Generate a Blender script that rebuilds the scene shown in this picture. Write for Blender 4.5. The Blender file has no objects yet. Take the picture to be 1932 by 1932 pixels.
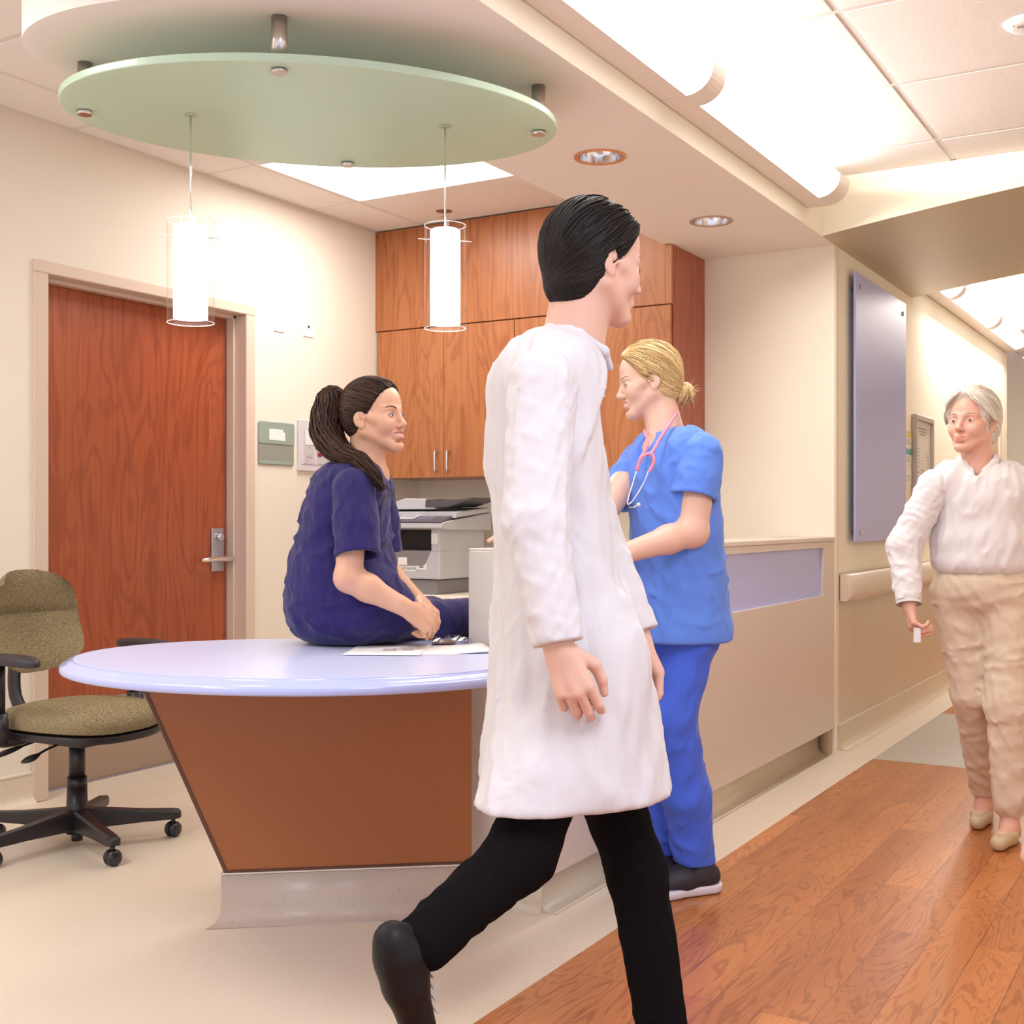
import bpy, bmesh, math, random
import numpy as np
from mathutils import Vector, Matrix, noise

random.seed(7)
SC = bpy.context.scene
COL = SC.collection

# ------------------------------------------------------------ camera, world, exposure
CAM_H = 1.14
YAW = math.radians(30.6)
FPX = 2305.0
cam_data = bpy.data.cameras.new('camera')
cam_data.sensor_width = 36.0
cam_data.sensor_fit = 'HORIZONTAL'
cam_data.lens = FPX / 1932.0 * 36.0
cam_data.shift_y = 13.0 / 1932.0
cam_data.clip_start = 0.05
cam = bpy.data.objects.new('camera', cam_data)
cam.location = (0, 0, CAM_H)
cam.rotation_euler = (math.radians(90), 0, YAW)
COL.objects.link(cam)
SC.camera = cam

SC.view_settings.view_transform = 'Standard'
SC.view_settings.look = 'None'
SC.view_settings.gamma = 1.0
SC.view_settings.use_curve_mapping = False
SC.view_settings.exposure = 0.15
try:
    SC.cycles.max_bounces = 8
    SC.cycles.diffuse_bounces = 5
    SC.cycles.glossy_bounces = 4
    SC.cycles.transparent_max_bounces = 12
    SC.cycles.sample_clamp_indirect = 6.0
    SC.cycles.use_denoising = True
    SC.cycles.caustics_reflective = False
    SC.cycles.caustics_refractive = False
except Exception:
    pass

world = bpy.data.worlds.new('daylight_lobby')
SC.world = world
world.use_nodes = True
bg = world.node_tree.nodes['Background']
bg.inputs[0].default_value = (0.82, 0.87, 1.0, 1)
bg.inputs[1].default_value = 1.3


def area(name, loc, rot, sx, sy, power, color=(1, 0.95, 0.88)):
    l = bpy.data.lights.new(name, 'AREA')
    l.shape = 'RECTANGLE'; l.size = sx; l.size_y = sy
    l.energy = power; l.color = color
    o = bpy.data.objects.new(name, l)
    o.location = loc; o.rotation_euler = rot
    COL.objects.link(o)
    return o


WARM = (1.0, 0.95, 0.90)
COOL = (0.84, 0.89, 1.0)
# troffer over the left alcove, linear fixtures of the corridor, unseen fill lamps added over the lobby
area('troffer_light', (-3.35, 4.57, 2.735), (0, 0, 0), 0.9, 0.7, 20, WARM)
area('corridor_uplight', (-1.585, 3.8, 2.668), (0, math.radians(180 + 35), 0), 0.10, 3.2, 85, (1, 0.96, 0.92))
area('corridor_uplight', (-1.585, 9.5, 2.668), (0, math.radians(180 + 35), 0), 0.10, 3.0, 45, (1, 0.96, 0.92))
area('corridor_light', (-1.48, 4.0, 2.54), (0, math.radians(-25), 0), 0.12, 3.0, 26, WARM)
area('corridor_light', (-1.48, 9.5, 2.54), (0, math.radians(-25), 0), 0.12, 3.0, 46, WARM)
area('lobby_fill', (-2.3, -0.6, 2.70), (0, 0, 0), 1.2, 1.2, 85, (0.95, 0.95, 1.0))  # added fill from overhead, out of view, no fixture modelled
area('lobby_fill', (0.3, 0.9, 2.70), (0, 0, 0), 1.2, 1.2, 60, COOL)
area('lobby_fill', (-3.3, 1.3, 2.70), (0, 0, 0), 0.9, 0.7, 26, WARM)

# ------------------------------------------------------------ materials
MATS = {}


def newmat(name):
    m = bpy.data.materials.new(name)
    m.use_nodes = True
    nt = m.node_tree
    b = nt.nodes['Principled BSDF']
    return m, nt, b


def plain(name, col, rough=0.5, metal=0.0, spec=0.5, bump=0.0, bscale=200, coat=0.0, var=0.0, vscale=3.0, sss=0.0, sheen=0.0):
    if name in MATS: return MATS[name]
    m, nt, b = newmat(name)
    b.inputs['Base Color'].default_value = (*col, 1)
    b.inputs['Roughness'].default_value = rough
    b.inputs['Metallic'].default_value = metal
    b.inputs['Specular IOR Level'].default_value = spec
    b.inputs['Coat Weight'].default_value = coat
    b.inputs['Sheen Weight'].default_value = sheen
    if sss > 0:
        b.inputs['Subsurface Weight'].default_value = sss
        b.inputs['Subsurface Radius'].default_value = (0.012, 0.005, 0.003)
        b.inputs['Subsurface Scale'].default_value = 1.0
    tc = nt.nodes.new('ShaderNodeTexCoord')
    if bump > 0:
        n = nt.nodes.new('ShaderNodeTexNoise'); n.inputs['Scale'].default_value = bscale; n.inputs['Detail'].default_value = 3
        nt.links.new(tc.outputs['Object'], n.inputs['Vector'])
        bp = nt.nodes.new('ShaderNodeBump'); bp.inputs['Strength'].default_value = bump; bp.inputs['Distance'].default_value = 0.002
        nt.links.new(n.outputs['Fac'], bp.inputs['Height']); nt.links.new(bp.outputs[0], b.inputs['Normal'])
    if var > 0:
        n = nt.nodes.new('ShaderNodeTexNoise'); n.inputs['Scale'].default_value = vscale; n.inputs['Detail'].default_value = 4
        nt.links.new(tc.outputs['Object'], n.inputs['Vector'])
        r = nt.nodes.new('ShaderNodeValToRGB')
        r.color_ramp.elements[0].position = 0.3; r.color_ramp.elements[1].position = 0.7
        r.color_ramp.elements[0].color = (*[c * (1 - var) for c in col], 1)
        r.color_ramp.elements[1].color = (*[min(1, c * (1 + var)) for c in col], 1)
        nt.links.new(n.outputs['Fac'], r.inputs[0]); nt.links.new(r.outputs[0], b.inputs['Base Color'])
    MATS[name] = m
    return m


def emis(name, col, s):
    if name in MATS: return MATS[name]
    m, nt, b = newmat(name)
    b.inputs['Base Color'].default_value = (0.9, 0.9, 0.9, 1)
    b.inputs['Emission Color'].default_value = (*col, 1)
    b.inputs['Emission Strength'].default_value = s
    MATS[name] = m
    return m


def clear_glass(name, tint=(1, 1, 1), rough=0.02):
    if name in MATS: return MATS[name]
    m, nt, b = newmat(name)
    nt.nodes.remove(b)
    out = nt.nodes['Material Output']
    tr = nt.nodes.new('ShaderNodeBsdfTransparent'); tr.inputs[0].default_value = (*tint, 1)
    gl = nt.nodes.new('ShaderNodeBsdfGlossy'); gl.inputs['Roughness'].default_value = rough
    lw = nt.nodes.new('ShaderNodeLayerWeight'); lw.inputs[0].default_value = 0.5
    fr = nt.nodes.new('ShaderNodeMath'); fr.operation = 'POWER'; fr.inputs[1].default_value = 4.0
    nt.links.new(lw.outputs['Facing'], fr.inputs[0])
    f2 = nt.nodes.new('ShaderNodeMath'); f2.operation = 'MULTIPLY_ADD'; f2.inputs[1].default_value = 0.45; f2.inputs[2].default_value = 0.03
    nt.links.new(fr.outputs[0], f2.inputs[0]); fr = f2
    mx = nt.nodes.new('ShaderNodeMixShader')
    nt.links.new(fr.outputs[0], mx.inputs[0]); nt.links.new(tr.outputs[0], mx.inputs[1]); nt.links.new(gl.outputs[0], mx.inputs[2])
    nt.links.new(mx.outputs[0], out.inputs[0])
    MATS[name] = m
    return m


def wood(name, c_dark, c_mid, c_light, rough=0.35, axis='Z', scale=1.0, coat=0.15):
    """veneer with cathedral grain that runs along one axis"""
    if name in MATS: return MATS[name]
    m, nt, b = newmat(name)
    N = nt.nodes.new; L = nt.links.new
    tc = N('ShaderNodeTexCoord')
    mp = N('ShaderNodeMapping')
    s = {'Z': (1, 1, 0.16), 'Y': (1, 0.16, 1), 'X': (0.16, 1, 1)}[axis]
    mp.inputs['Scale'].default_value = tuple(v * scale for v in s)
    L(tc.outputs['Object'], mp.inputs['Vector'])
    n1 = N('ShaderNodeTexNoise'); n1.inputs['Scale'].default_value = 5.0; n1.inputs['Detail'].default_value = 2.5; n1.inputs['Distortion'].default_value = 1.0
    L(mp.outputs[0], n1.inputs['Vector'])
    mul = N('ShaderNodeMath'); mul.operation = 'MULTIPLY'; mul.inputs[1].default_value = 58
    L(n1.outputs['Fac'], mul.inputs[0])
    sn = N('ShaderNodeMath'); sn.operation = 'SINE'; L(mul.outputs[0], sn.inputs[0])
    mr = N('ShaderNodeMapRange'); mr.inputs[1].default_value = -1; mr.inputs[2].default_value = 0.1
    L(sn.outputs[0], mr.inputs[0])
    n2 = N('ShaderNodeTexNoise'); n2.inputs['Scale'].default_value = 60; n2.inputs['Detail'].default_value = 4
    mp2 = N('ShaderNodeMapping'); s2 = {'Z': (1, 1, 0.04), 'Y': (1, 0.04, 1), 'X': (0.04, 1, 1)}[axis]
    mp2.inputs['Scale'].default_value = s2
    L(tc.outputs['Object'], mp2.inputs['Vector']); L(mp2.outputs[0], n2.inputs['Vector'])
    n3 = N('ShaderNodeTexNoise'); n3.inputs['Scale'].default_value = 1.3; n3.inputs['Detail'].default_value = 2
    L(mp.outputs[0], n3.inputs['Vector'])
    a1 = N('ShaderNodeMath'); a1.operation = 'MULTIPLY_ADD'; a1.inputs[1].default_value = 0.10
    L(mr.outputs[0], a1.inputs[0])
    a2 = N('ShaderNodeMath'); a2.operation = 'MULTIPLY_ADD'; a2.inputs[1].default_value = 0.45
    L(n2.outputs['Fac'], a2.inputs[0]); L(n3.outputs['Fac'], a2.inputs[2])
    sub = N('ShaderNodeMath'); sub.operation = 'MULTIPLY'; sub.inputs[1].default_value = 0.58
    L(a2.outputs[0], sub.inputs[0]); L(sub.outputs[0], a1.inputs[2])
    r = N('ShaderNodeValToRGB')
    e = r.color_ramp.elements
    e[0].position = 0.30; e[0].color = (*c_dark, 1)
    e[1].position = 0.78; e[1].color = (*c_light, 1)
    k = e.new(0.52); k.color = (*c_mid, 1)
    L(a1.outputs[0], r.inputs[0]); L(r.outputs[0], b.inputs['Base Color'])
    b.inputs['Roughness'].default_value = rough
    b.inputs['Coat Weight'].default_value = coat
    b.inputs['Coat Roughness'].default_value = 0.25
    MATS[name] = m
    return m


def floor_planks(name):
    m, nt, b = newmat(name)
    N = nt.nodes.new; L = nt.links.new
    tc = N('ShaderNodeTexCoord')
    # planks run along world Y: brick texture turned by 90 degrees
    mp = N('ShaderNodeMapping'); mp.inputs['Rotation'].default_value = (0, 0, math.radians(90))
    L(tc.outputs['Object'], mp.inputs['Vector'])
    br = N('ShaderNodeTexBrick')
    br.offset = 0.37; br.offset_frequency = 2
    br.inputs['Scale'].default_value = 1.0
    br.inputs['Brick Width'].default_value = 1.15
    br.inputs['Row Height'].default_value = 0.118
    br.inputs['Mortar Size'].default_value = 0.0011
    br.inputs['Mortar Smooth'].default_value = 0.1
    br.inputs['Color1'].default_value = (0, 0, 0, 1); br.inputs['Color2'].default_value = (1, 1, 1, 1)
    br.inputs['Mortar'].default_value = (0.5, 0.5, 0.5, 1)
    L(mp.outputs[0], br.inputs['Vector'])
    # per plank offset of the grain
    comb = N('ShaderNodeVectorMath'); comb.operation = 'MULTIPLY_ADD'
    comb.inputs[1].default_value = (13, 7, 5)
    L(br.outputs['Color'], comb.inputs[0]); L(tc.outputs['Object'], comb.inputs[2])
    mp3 = N('ShaderNodeMapping'); mp3.inputs['Scale'].default_value = (1, 0.13, 1)
    L(comb.outputs[0], mp3.inputs['Vector'])
    n1 = N('ShaderNodeTexNoise'); n1.inputs['Scale'].default_value = 10; n1.inputs['Detail'].default_value = 3.0; n1.inputs['Distortion'].default_value = 0.7
    L(mp3.outputs[0], n1.inputs['Vector'])
    mul = N('ShaderNodeMath'); mul.operation = 'MULTIPLY'; mul.inputs[1].default_value = 95
    L(n1.outputs['Fac'], mul.inputs[0])
    sn = N('ShaderNodeMath'); sn.operation = 'SINE'; L(mul.outputs[0], sn.inputs[0])
    mr = N('ShaderNodeMapRange'); mr.inputs[1].default_value = -1; mr.inputs[2].default_value = -0.45
    L(sn.outputs[0], mr.inputs[0])
    n2 = N('ShaderNodeTexNoise'); n2.inputs['Scale'].default_value = 3.0; n2.inputs['Detail'].default_value = 5
    L(mp3.outputs[0], n2.inputs['Vector'])
    r = N('ShaderNodeValToRGB'); e = r.color_ramp.elements
    e[0].position = 0.3; e[0].color = (0.34, 0.105, 0.028, 1)
    e[1].position = 0.72; e[1].color = (0.54, 0.205, 0.060, 1)
    L(n2.outputs['Fac'], r.inputs[0])
    mx = N('ShaderNodeMix'); mx.data_type = 'RGBA'; mx.blend_type = 'MULTIPLY'
    inv = N('ShaderNodeMapRange'); inv.inputs[3].default_value = 0.50; inv.inputs[4].default_value = 0.0
    L(mr.outputs[0], inv.inputs[0]); L(inv.outputs[0], mx.inputs[0])
    L(r.outputs[0], mx.inputs[6]); mx.inputs[7].default_value = (0.42, 0.26, 0.20, 1)
    # plank tone
    hs = N('ShaderNodeHueSaturation')
    mv = N('ShaderNodeMapRange'); mv.inputs[3].default_value = 0.93; mv.inputs[4].default_value = 1.06
    L(br.outputs['Color'], mv.inputs[0]); L(mv.outputs[0], hs.inputs['Value']); L(mx.outputs[2], hs.inputs['Color'])
    mx2 = N('ShaderNodeMix'); mx2.data_type = 'RGBA'
    L(br.outputs['Fac'], mx2.inputs[0]); L(hs.outputs[0], mx2.inputs[6]); mx2.inputs[7].default_value = (0.16, 0.045, 0.02, 1)
    L(mx2.outputs[2], b.inputs['Base Color'])
    b.inputs['Roughness'].default_value = 0.28
    b.inputs['Coat Weight'].default_value = 0.12
    MATS[name] = m
    return m


def speckle(name, base, dark, light, rough=0.4, scale=120, spec=0.4):
    if name in MATS: return MATS[name]
    m, nt, b = newmat(name)
    N = nt.nodes.new; L = nt.links.new
    tc = N('ShaderNodeTexCoord')
    n = N('ShaderNodeTexNoise'); n.inputs['Scale'].default_value = scale; n.inputs['Detail'].default_value = 3; n.inputs['Roughness'].default_value = 0.7
    L(tc.outputs['Object'], n.inputs['Vector'])
    r = N('ShaderNodeValToRGB'); e = r.color_ramp.elements
    e[0].position = 0.30; e[0].color = (*dark, 1)
    e[1].position = 0.75; e[1].color = (*light, 1)
    k = e.new(0.42); k.color = (*base, 1); k2 = e.new(0.62); k2.color = (*base, 1)
    L(n.outputs['Fac'], r.inputs[0]); 
    n2 = N('ShaderNodeTexNoise'); n2.inputs['Scale'].default_value = 1.6; n2.inputs['Detail'].default_value = 4
    L(tc.outputs['Object'], n2.inputs['Vector'])
    hs = N('ShaderNodeHueSaturation'); mv = N('ShaderNodeMapRange'); mv.inputs[3].default_value = 0.94; mv.inputs[4].default_value = 1.05
    L(n2.outputs['Fac'], mv.inputs[0]); L(mv.outputs[0], hs.inputs['Value']); L(r.outputs[0], hs.inputs['Color'])
    L(hs.outputs[0], b.inputs['Base Color'])
    b.inputs['Roughness'].default_value = rough
    b.inputs['Specular IOR Level'].default_value = spec
    MATS[name] = m
    return m


M_WALL = plain('painted_wall', (0.80, 0.735, 0.64), 0.75, spec=0.2, bump=0.05, bscale=300)
M_WALLC = plain('corridor_wall_paint', (0.87, 0.81, 0.68), 0.7, spec=0.25, bump=0.05, bscale=300)
M_SOFF = plain('soffit_paint', (0.86, 0.79, 0.75), 0.75, spec=0.2)
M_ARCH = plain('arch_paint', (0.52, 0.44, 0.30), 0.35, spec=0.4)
M_TILE = plain('ceiling_tile', (0.84, 0.79, 0.76), 0.9, spec=0.1, bump=0.35, bscale=160, var=0.02, vscale=140)
M_GRID = plain('ceiling_grid_paint', (0.72, 0.66, 0.62), 0.6)
M_FRAME = plain('door_frame_paint', (0.66, 0.53, 0.44), 0.35, spec=0.4)
M_CHERRY = wood('cherry_veneer', (0.28, 0.080, 0.026), (0.43, 0.158, 0.056), (0.60, 0.285, 0.112))
M_CHERRYD = wood('cherry_door_veneer', (0.22, 0.040, 0.015), (0.36, 0.082, 0.030), (0.52, 0.170, 0.065))
M_LINO = speckle('beige_sheet_floor', (0.69, 0.595, 0.48), (0.59, 0.49, 0.38), (0.75, 0.665, 0.56), 0.42, 110)
M_COVE = speckle('beige_cove_base', (0.60, 0.50, 0.38), (0.50, 0.40, 0.30), (0.68, 0.58, 0.46), 0.3, 120)
M_GREYF = speckle('grey_green_floor', (0.40, 0.375, 0.315), (0.34, 0.315, 0.265), (0.47, 0.445, 0.385), 0.4, 90)
M_PLANK = floor_planks('wood_plank_floor')
M_STEEL = plain('brushed_steel', (0.62, 0.58, 0.56), 0.28, metal=1.0)
M_CHROME = plain('chrome', (0.80, 0.80, 0.82), 0.12, metal=1.0)
M_LAM = plain('greige_laminate', (0.66, 0.58, 0.515), 0.30, spec=0.5, var=0.02, vscale=60)
M_LAMC = plain('cream_laminate', (0.76, 0.71, 0.61), 0.35, spec=0.4, var=0.015, vscale=90)
M_BLACKP = plain('black_plastic', (0.018, 0.014, 0.016), 0.38)
M_WHITE = plain('white_plastic', (0.82, 0.81, 0.80), 0.4)
M_BLUEG = plain('frosted_blue_acrylic', (0.42, 0.47, 0.86), 0.28, spec=0.5, coat=0.2)


# ------------------------------------------------------------ mesh helpers
def link(name, bm, mat, parent=None, smooth=False, loc=None, rot=None):
    me = bpy.data.meshes.new(name)
    bmesh.ops.recalc_face_normals(bm, faces=bm.faces[:])
    bm.to_mesh(me); bm.free()
    o = bpy.data.objects.new(name, me)
    COL.objects.link(o)
    for mm in (mat if isinstance(mat, (list, tuple)) else [mat]):
        me.materials.append(mm)
    if smooth:
        for p in me.polygons: p.use_smooth = True
        try:
            me.set_sharp_from_angle(angle=math.radians(40))
        except Exception:
            pass
    if parent is not None: o.parent = parent
    if loc: o.location = loc
    if rot: o.rotation_euler = rot
    return o


def struct(o, label=None):
    o['kind'] = 'structure'
    if label: o['label'] = label
    return o


def tag(o, label, cat, group=None, kind=None):
    o['label'] = label; o['category'] = cat
    if group: o['group'] = group
    if kind: o['kind'] = kind
    return o


def thing(name, label, cat, loc=(0, 0, 0), rotz=0.0, group=None):
    o = bpy.data.objects.new(name, None); COL.objects.link(o)
    o.empty_display_size = 0.05
    o.location = loc; o.rotation_euler = (0, 0, rotz)
    return tag(o, label, cat, group)


def bx(bm, x0, x1, y0, y1, z0, z1, bev=0.0, seg=2, mi=0):
    b2 = bmesh.new()
    vs = [b2.verts.new((x, y, z)) for z in (z0, z1) for y in (y0, y1) for x in (x0, x1)]
    for f in ((0, 2, 3, 1), (4, 5, 7, 6), (0, 1, 5, 4), (2, 6, 7, 3), (0, 4, 6, 2), (1, 3, 7, 5)):
        b2.faces.new([vs[i] for i in f])
    if bev > 0:
        bmesh.ops.bevel(b2, geom=b2.edges[:], offset=bev, segments=seg, profile=0.5, affect='EDGES')
    merge(bm, b2, mi)
    return bm


def merge(bm, b2, mi=0, mat4=None):
    if mat4 is not None: b2.transform(mat4)
    mp = {}
    for v in b2.verts: mp[v] = bm.verts.new(v.co)
    for f in b2.faces:
        try:
            nf = bm.faces.new([mp[v] for v in f.verts]); nf.material_index = mi; nf.smooth = f.smooth
        except ValueError:
            pass
    b2.free()


def box(name, x0, x1, y0, y1, z0, z1, mat, parent=None, bev=0.0, seg=2):
    return link(name, bx(bmesh.new(), x0, x1, y0, y1, z0, z1, bev, seg), mat, parent)


def prism(bm, pts, z0, z1, bev=0.0, seg=2, mi=0, mat4=None):
    """polygon in XY extruded in Z"""
    b2 = bmesh.new()
    lo = [b2.verts.new((p[0], p[1], z0)) for p in pts]
    hi = [b2.verts.new((p[0], p[1], z1)) for p in pts]
    n = len(pts)
    b2.faces.new(lo[::-1]); b2.faces.new(hi)
    for i in range(n): b2.faces.new((lo[i], lo[(i + 1) % n], hi[(i + 1) % n], hi[i]))
    bmesh.ops.recalc_face_normals(b2, faces=b2.faces[:])
    if bev > 0:
        ed = [e for e in b2.edges if abs(e.verts[0].co.z - e.verts[1].co.z) < 1e-6]
        bmesh.ops.bevel(b2, geom=ed, offset=bev, segments=seg, profile=0.5, affect='EDGES')
    merge(bm, b2, mi, mat4)
    return bm


def rrect(w, h, r, n=5, cx=0, cy=0):
    pts = []
    for (sx, sy, a0) in ((1, 1, 0), (-1, 1, 90), (-1, -1, 180), (1, -1, 270)):
        for i in range(n + 1):
            a = math.radians(a0 + 90 * i / n)
            pts.append((cx + sx * (w / 2 - r) + r * math.cos(a), cy + sy * (h / 2 - r) + r * math.sin(a)))
    return pts


def frame_m(origin, xa, ya, za=None):
    xa = Vector(xa).normalized(); ya = Vector(ya).normalized()
    za = Vector(za).normalized() if za else xa.cross(ya).normalized()
    m = Matrix((( xa.x, ya.x, za.x, origin[0]), (xa.y, ya.y, za.y, origin[1]), (xa.z, ya.z, za.z, origin[2]), (0, 0, 0, 1)))
    return m


def cyl(bm, p0, p1, r0, r1=None, n=20, caps=True, mi=0):
    r1 = r0 if r1 is None else r1
    p0 = Vector(p0); p1 = Vector(p1); d = (p1 - p0).normalized()
    up = Vector((0, 0, 1)) if abs(d.z) < 0.95 else Vector((1, 0, 0))
    u = d.cross(up).normalized(); v = d.cross(u).normalized()
    A = []; B = []
    for i in range(n):
        a = 2 * math.pi * i / n; w = u * math.cos(a) + v * math.sin(a)
        A.append(bm.verts.new(p0 + w * r0)); B.append(bm.verts.new(p1 + w * r1))
    for i in range(n):
        f = bm.faces.new((A[i], A[(i + 1) % n], B[(i + 1) % n], B[i])); f.smooth = True; f.material_index = mi
    if caps:
        f = bm.faces.new(A[::-1]); f.material_index = mi
        f = bm.faces.new(B); f.material_index = mi
    return bm


def tube(bm, pts, rad, n=8, mi=0, flat=1.0):
    """tube along a polyline; rad is a number or a list"""
    pts = [Vector(p) for p in pts]
    k = len(pts)
    if not isinstance(rad, (list, tuple)): rad = [rad] * k
    rings = []
    prev = None
    for i, p in enumerate(pts):
        d = (pts[min(i + 1, k - 1)] - pts[max(i - 1, 0)])
        if d.length < 1e-9: d = Vector((0, 0, 1))
        d.normalize()
        if prev is None:
            up = Vector((0, 0, 1)) if abs(d.z) < 0.9 else Vector((1, 0, 0))
            u = d.cross(up).normalized()
        else:
            u = (prev - d * prev.dot(d))
            if u.length < 1e-6: u = d.orthogonal()
            u.normalize()
        prev = u
        v = d.cross(u)
        rings.append([bm.verts.new(p + (u * math.cos(2 * math.pi * j / n) + v * math.sin(2 * math.pi * j / n) * flat) * rad[i]) for j in range(n)])
    for a, b in zip(rings, rings[1:]):
        for j in range(n):
            f = bm.faces.new((a[j], a[(j + 1) % n], b[(j + 1) % n], b[j])); f.smooth = True; f.material_index = mi
    f = bm.faces.new(rings[0][::-1]); f.material_index = mi
    f = bm.faces.new(rings[-1]); f.material_index = mi
    return bm


def spline(pts, n=8):
    """Catmull-Rom through points"""
    P = [Vector(p) for p in pts]
    P = [P[0] * 2 - P[1]] + P + [P[-1] * 2 - P[-2]]
    out = []
    for i in range(1, len(P) - 2):
        for j in range(n):
            t = j / n
            a, b, c, d = P[i - 1], P[i], P[i + 1], P[i + 2]
            out.append(0.5 * ((2 * b) + (c - a) * t + (2 * a - 5 * b + 4 * c - d) * t * t + (-a + 3 * b - 3 * c + d) * t ** 3))
    out.append(P[-2])
    return out


def lathe(bm, prof, n=32, origin=(0, 0, 0), mi=0, mat4=None):
    """profile of (r, z) turned about Z"""
    b2 = bmesh.new()
    rings = []
    for r, z in prof:
        rings.append([b2.verts.new((r * math.cos(2 * math.pi * j / n) , r * math.sin(2 * math.pi * j / n), z)) for j in range(n)] if r > 1e-6 else [b2.verts.new((0, 0, z))])
    for a, b in zip(rings, rings[1:]):
        for j in range(n):
            q = [a[j % len(a)], a[(j + 1) % len(a)], b[(j + 1) % len(b)], b[j % len(b)]]
            u = []
            for v in q:
                if v not in u: u.append(v)
            if len(u) > 2:
                f = b2.faces.new(u); f.smooth = True
    m4 = Matrix.Translation(origin) if mat4 is None else mat4
    merge(bm, b2, mi, m4)
    return bm


def text_mesh(name, s, size, mat, parent, m4, depth=0.0006):
    cu = bpy.data.curves.new(name, 'FONT'); cu.body = s; cu.size = size; cu.extrude = depth
    cu.align_x = 'CENTER'; cu.align_y = 'CENTER'
    o = bpy.data.objects.new(name, cu); COL.objects.link(o)
    dg = bpy.context.evaluated_depsgraph_get()
    me = bpy.data.meshes.new_from_object(o.evaluated_get(dg))
    bpy.data.objects.remove(o)
    me.transform(m4)
    ob = bpy.data.objects.new(name, me); COL.objects.link(ob)
    me.materials.clear(); me.materials.append(mat)
    if parent: ob.parent = parent
    return ob

# ------------------------------------------------------------ the setting
XL = -4.15      # left wall
XC = -1.684     # corridor wall, counter front and soffit edge share this plane
YB = 5.945      # back wall of the alcove
ZC = 2.755      # ceiling
ZS = 2.48       # soffit

# floors
struct(box('floor', -4.6, -1.48, -3, 13.6, -0.1, 0.0, M_LINO))
struct(box('floor', -1.48, 2.2, -3, 5.87, -0.1, 0.0, M_PLANK))
struct(box('floor', -1.48, 2.2, 5.87, 7.45, -0.1, 0.0, M_GREYF))
struct(box('floor', -1.48, 2.2, 7.45, 13.6, -0.1, 0.0, M_PLANK))

# left wall with the door opening
DY0, DY1, DZ = 3.309, 4.461, 2.134
bm = bmesh.new()
bx(bm, XL - 0.17, XL, -3, DY0 - 0.02, 0, ZC)
bx(bm, XL - 0.17, XL, DY1 + 0.02, 6.1, 0, ZC)
bx(bm, XL - 0.17, XL, DY0 - 0.02, DY1 + 0.02, DZ + 0.02, ZC)
struct(link('wall_left', bm, M_WALL))
# back wall of the alcove, corridor wall
struct(box('wall_back', XL, XC - 0.15, YB, YB + 0.15, 0, ZC, M_WALLC))
bm = bmesh.new(); bx(bm, XC - 0.15, XC, YB, 11.21, 0, ZC)
struct(link('wall_corridor', bm, M_WALLC))
struct(box('wall_right', 0.55, 0.70, 2.6, 13.6, 0, ZC, M_WALLC))
struct(box('wall_far', -4.0, 0.55, 13.2, 13.35, 0, ZC, M_WALLC))
struct(box('wall_far', -4.0, XC - 0.15, 11.06, 11.2, 0, ZC, M_WALLC))
# corner guard where counter meets the corridor wall
struct(box('trim_1', XC - 0.004, XC + 0.006, YB + 0.01, YB + 0.055, 0.125, ZS - 0.001, plain('corner_guard', (0.78, 0.68, 0.53), 0.35)))
# lower wall protection panel of the corridor
M_PROT = plain('wall_protection_sheet', (0.62, 0.51, 0.39), 0.35, spec=0.4)
bm = bmesh.new()
bx(bm, XC, XC + 0.004, 6.005, 6.30, 0.128, 0.80); bx(bm, XC, XC + 0.004, 6.303, 9.58, 0.128, 0.80); bx(bm, XC, XC + 0.004, 10.83, 11.2, 0.128, 0.80)
struct(link('trim_2', bm, M_PROT))
bm = bmesh.new(); bx(bm, XC, XC + 0.009, 6.005, 9.58, 0.120, 0.130); bx(bm, XC, XC + 0.009, 10.83, 11.2, 0.120, 0.130)
struct(link('trim_3', bm, plain('base_cap', (0.76, 0.70, 0.60), 0.3)))


def cove(bm, p0, p1, nrm, h=0.122, r=0.045, t=0.008, top=0.0):
    """coved sheet base from p0 to p1 in plan, nrm is the direction into the room"""
    prof = [(0, h), (t, h), (t, r + t)]
    for i in range(1, 7):
        a = math.pi / 2 * i / 6
        prof.append((t + r - r * math.cos(a), t * 0.2 + r - r * math.sin(a) ))
    prof += [(t + r + 0.012, 0.0), (0, 0.0)]
    A = [bm.verts.new((p0[0] + nrm[0] * a, p0[1] + nrm[1] * a, z)) for a, z in prof]
    B = [bm.verts.new((p1[0] + nrm[0] * a, p1[1] + nrm[1] * a, z)) for a, z in prof]
    n = len(prof)
    for i in range(n):
        f = bm.faces.new((A[i], A[(i + 1) % n], B[(i + 1) % n], B[i])); f.smooth = True
    bm.faces.new(A[::-1]); bm.faces.new(B)


bm = bmesh.new(); cove(bm, (XC, 6.0), (XC, 9.58), (1, 0)); cove(bm, (XC, 10.83), (XC, 11.2), (1, 0))
struct(link('baseboard_corridor', bm, M_COVE, smooth=True))
bm = bmesh.new(); cove(bm, (XL, -1), (XL, 3.236), (1, 0)); cove(bm, (XL, 4.53), (XL, YB), (1, 0))
struct(link('baseboard_left', bm, M_LINO, smooth=True))
bm = bmesh.new(); bx(bm, XL, XL + 0.011, -1, 3.236, 0.121, 0.128); bx(bm, XL, XL + 0.011, 4.53, YB, 0.121, 0.128)
struct(link('trim_4', bm, plain('base_cap', (0.76, 0.70, 0.60), 0.3)))
bm = bmesh.new(); cove(bm, (-1.9, YB), (XL, YB), (0, -1))
struct(link('baseboard_back', bm, M_LINO, smooth=True))
bm = bmesh.new(); cove(bm, (0.55, 2.6), (0.55, 13.2), (-1, 0)); 
struct(link('baseboard_right', bm, M_COVE, smooth=True))

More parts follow.
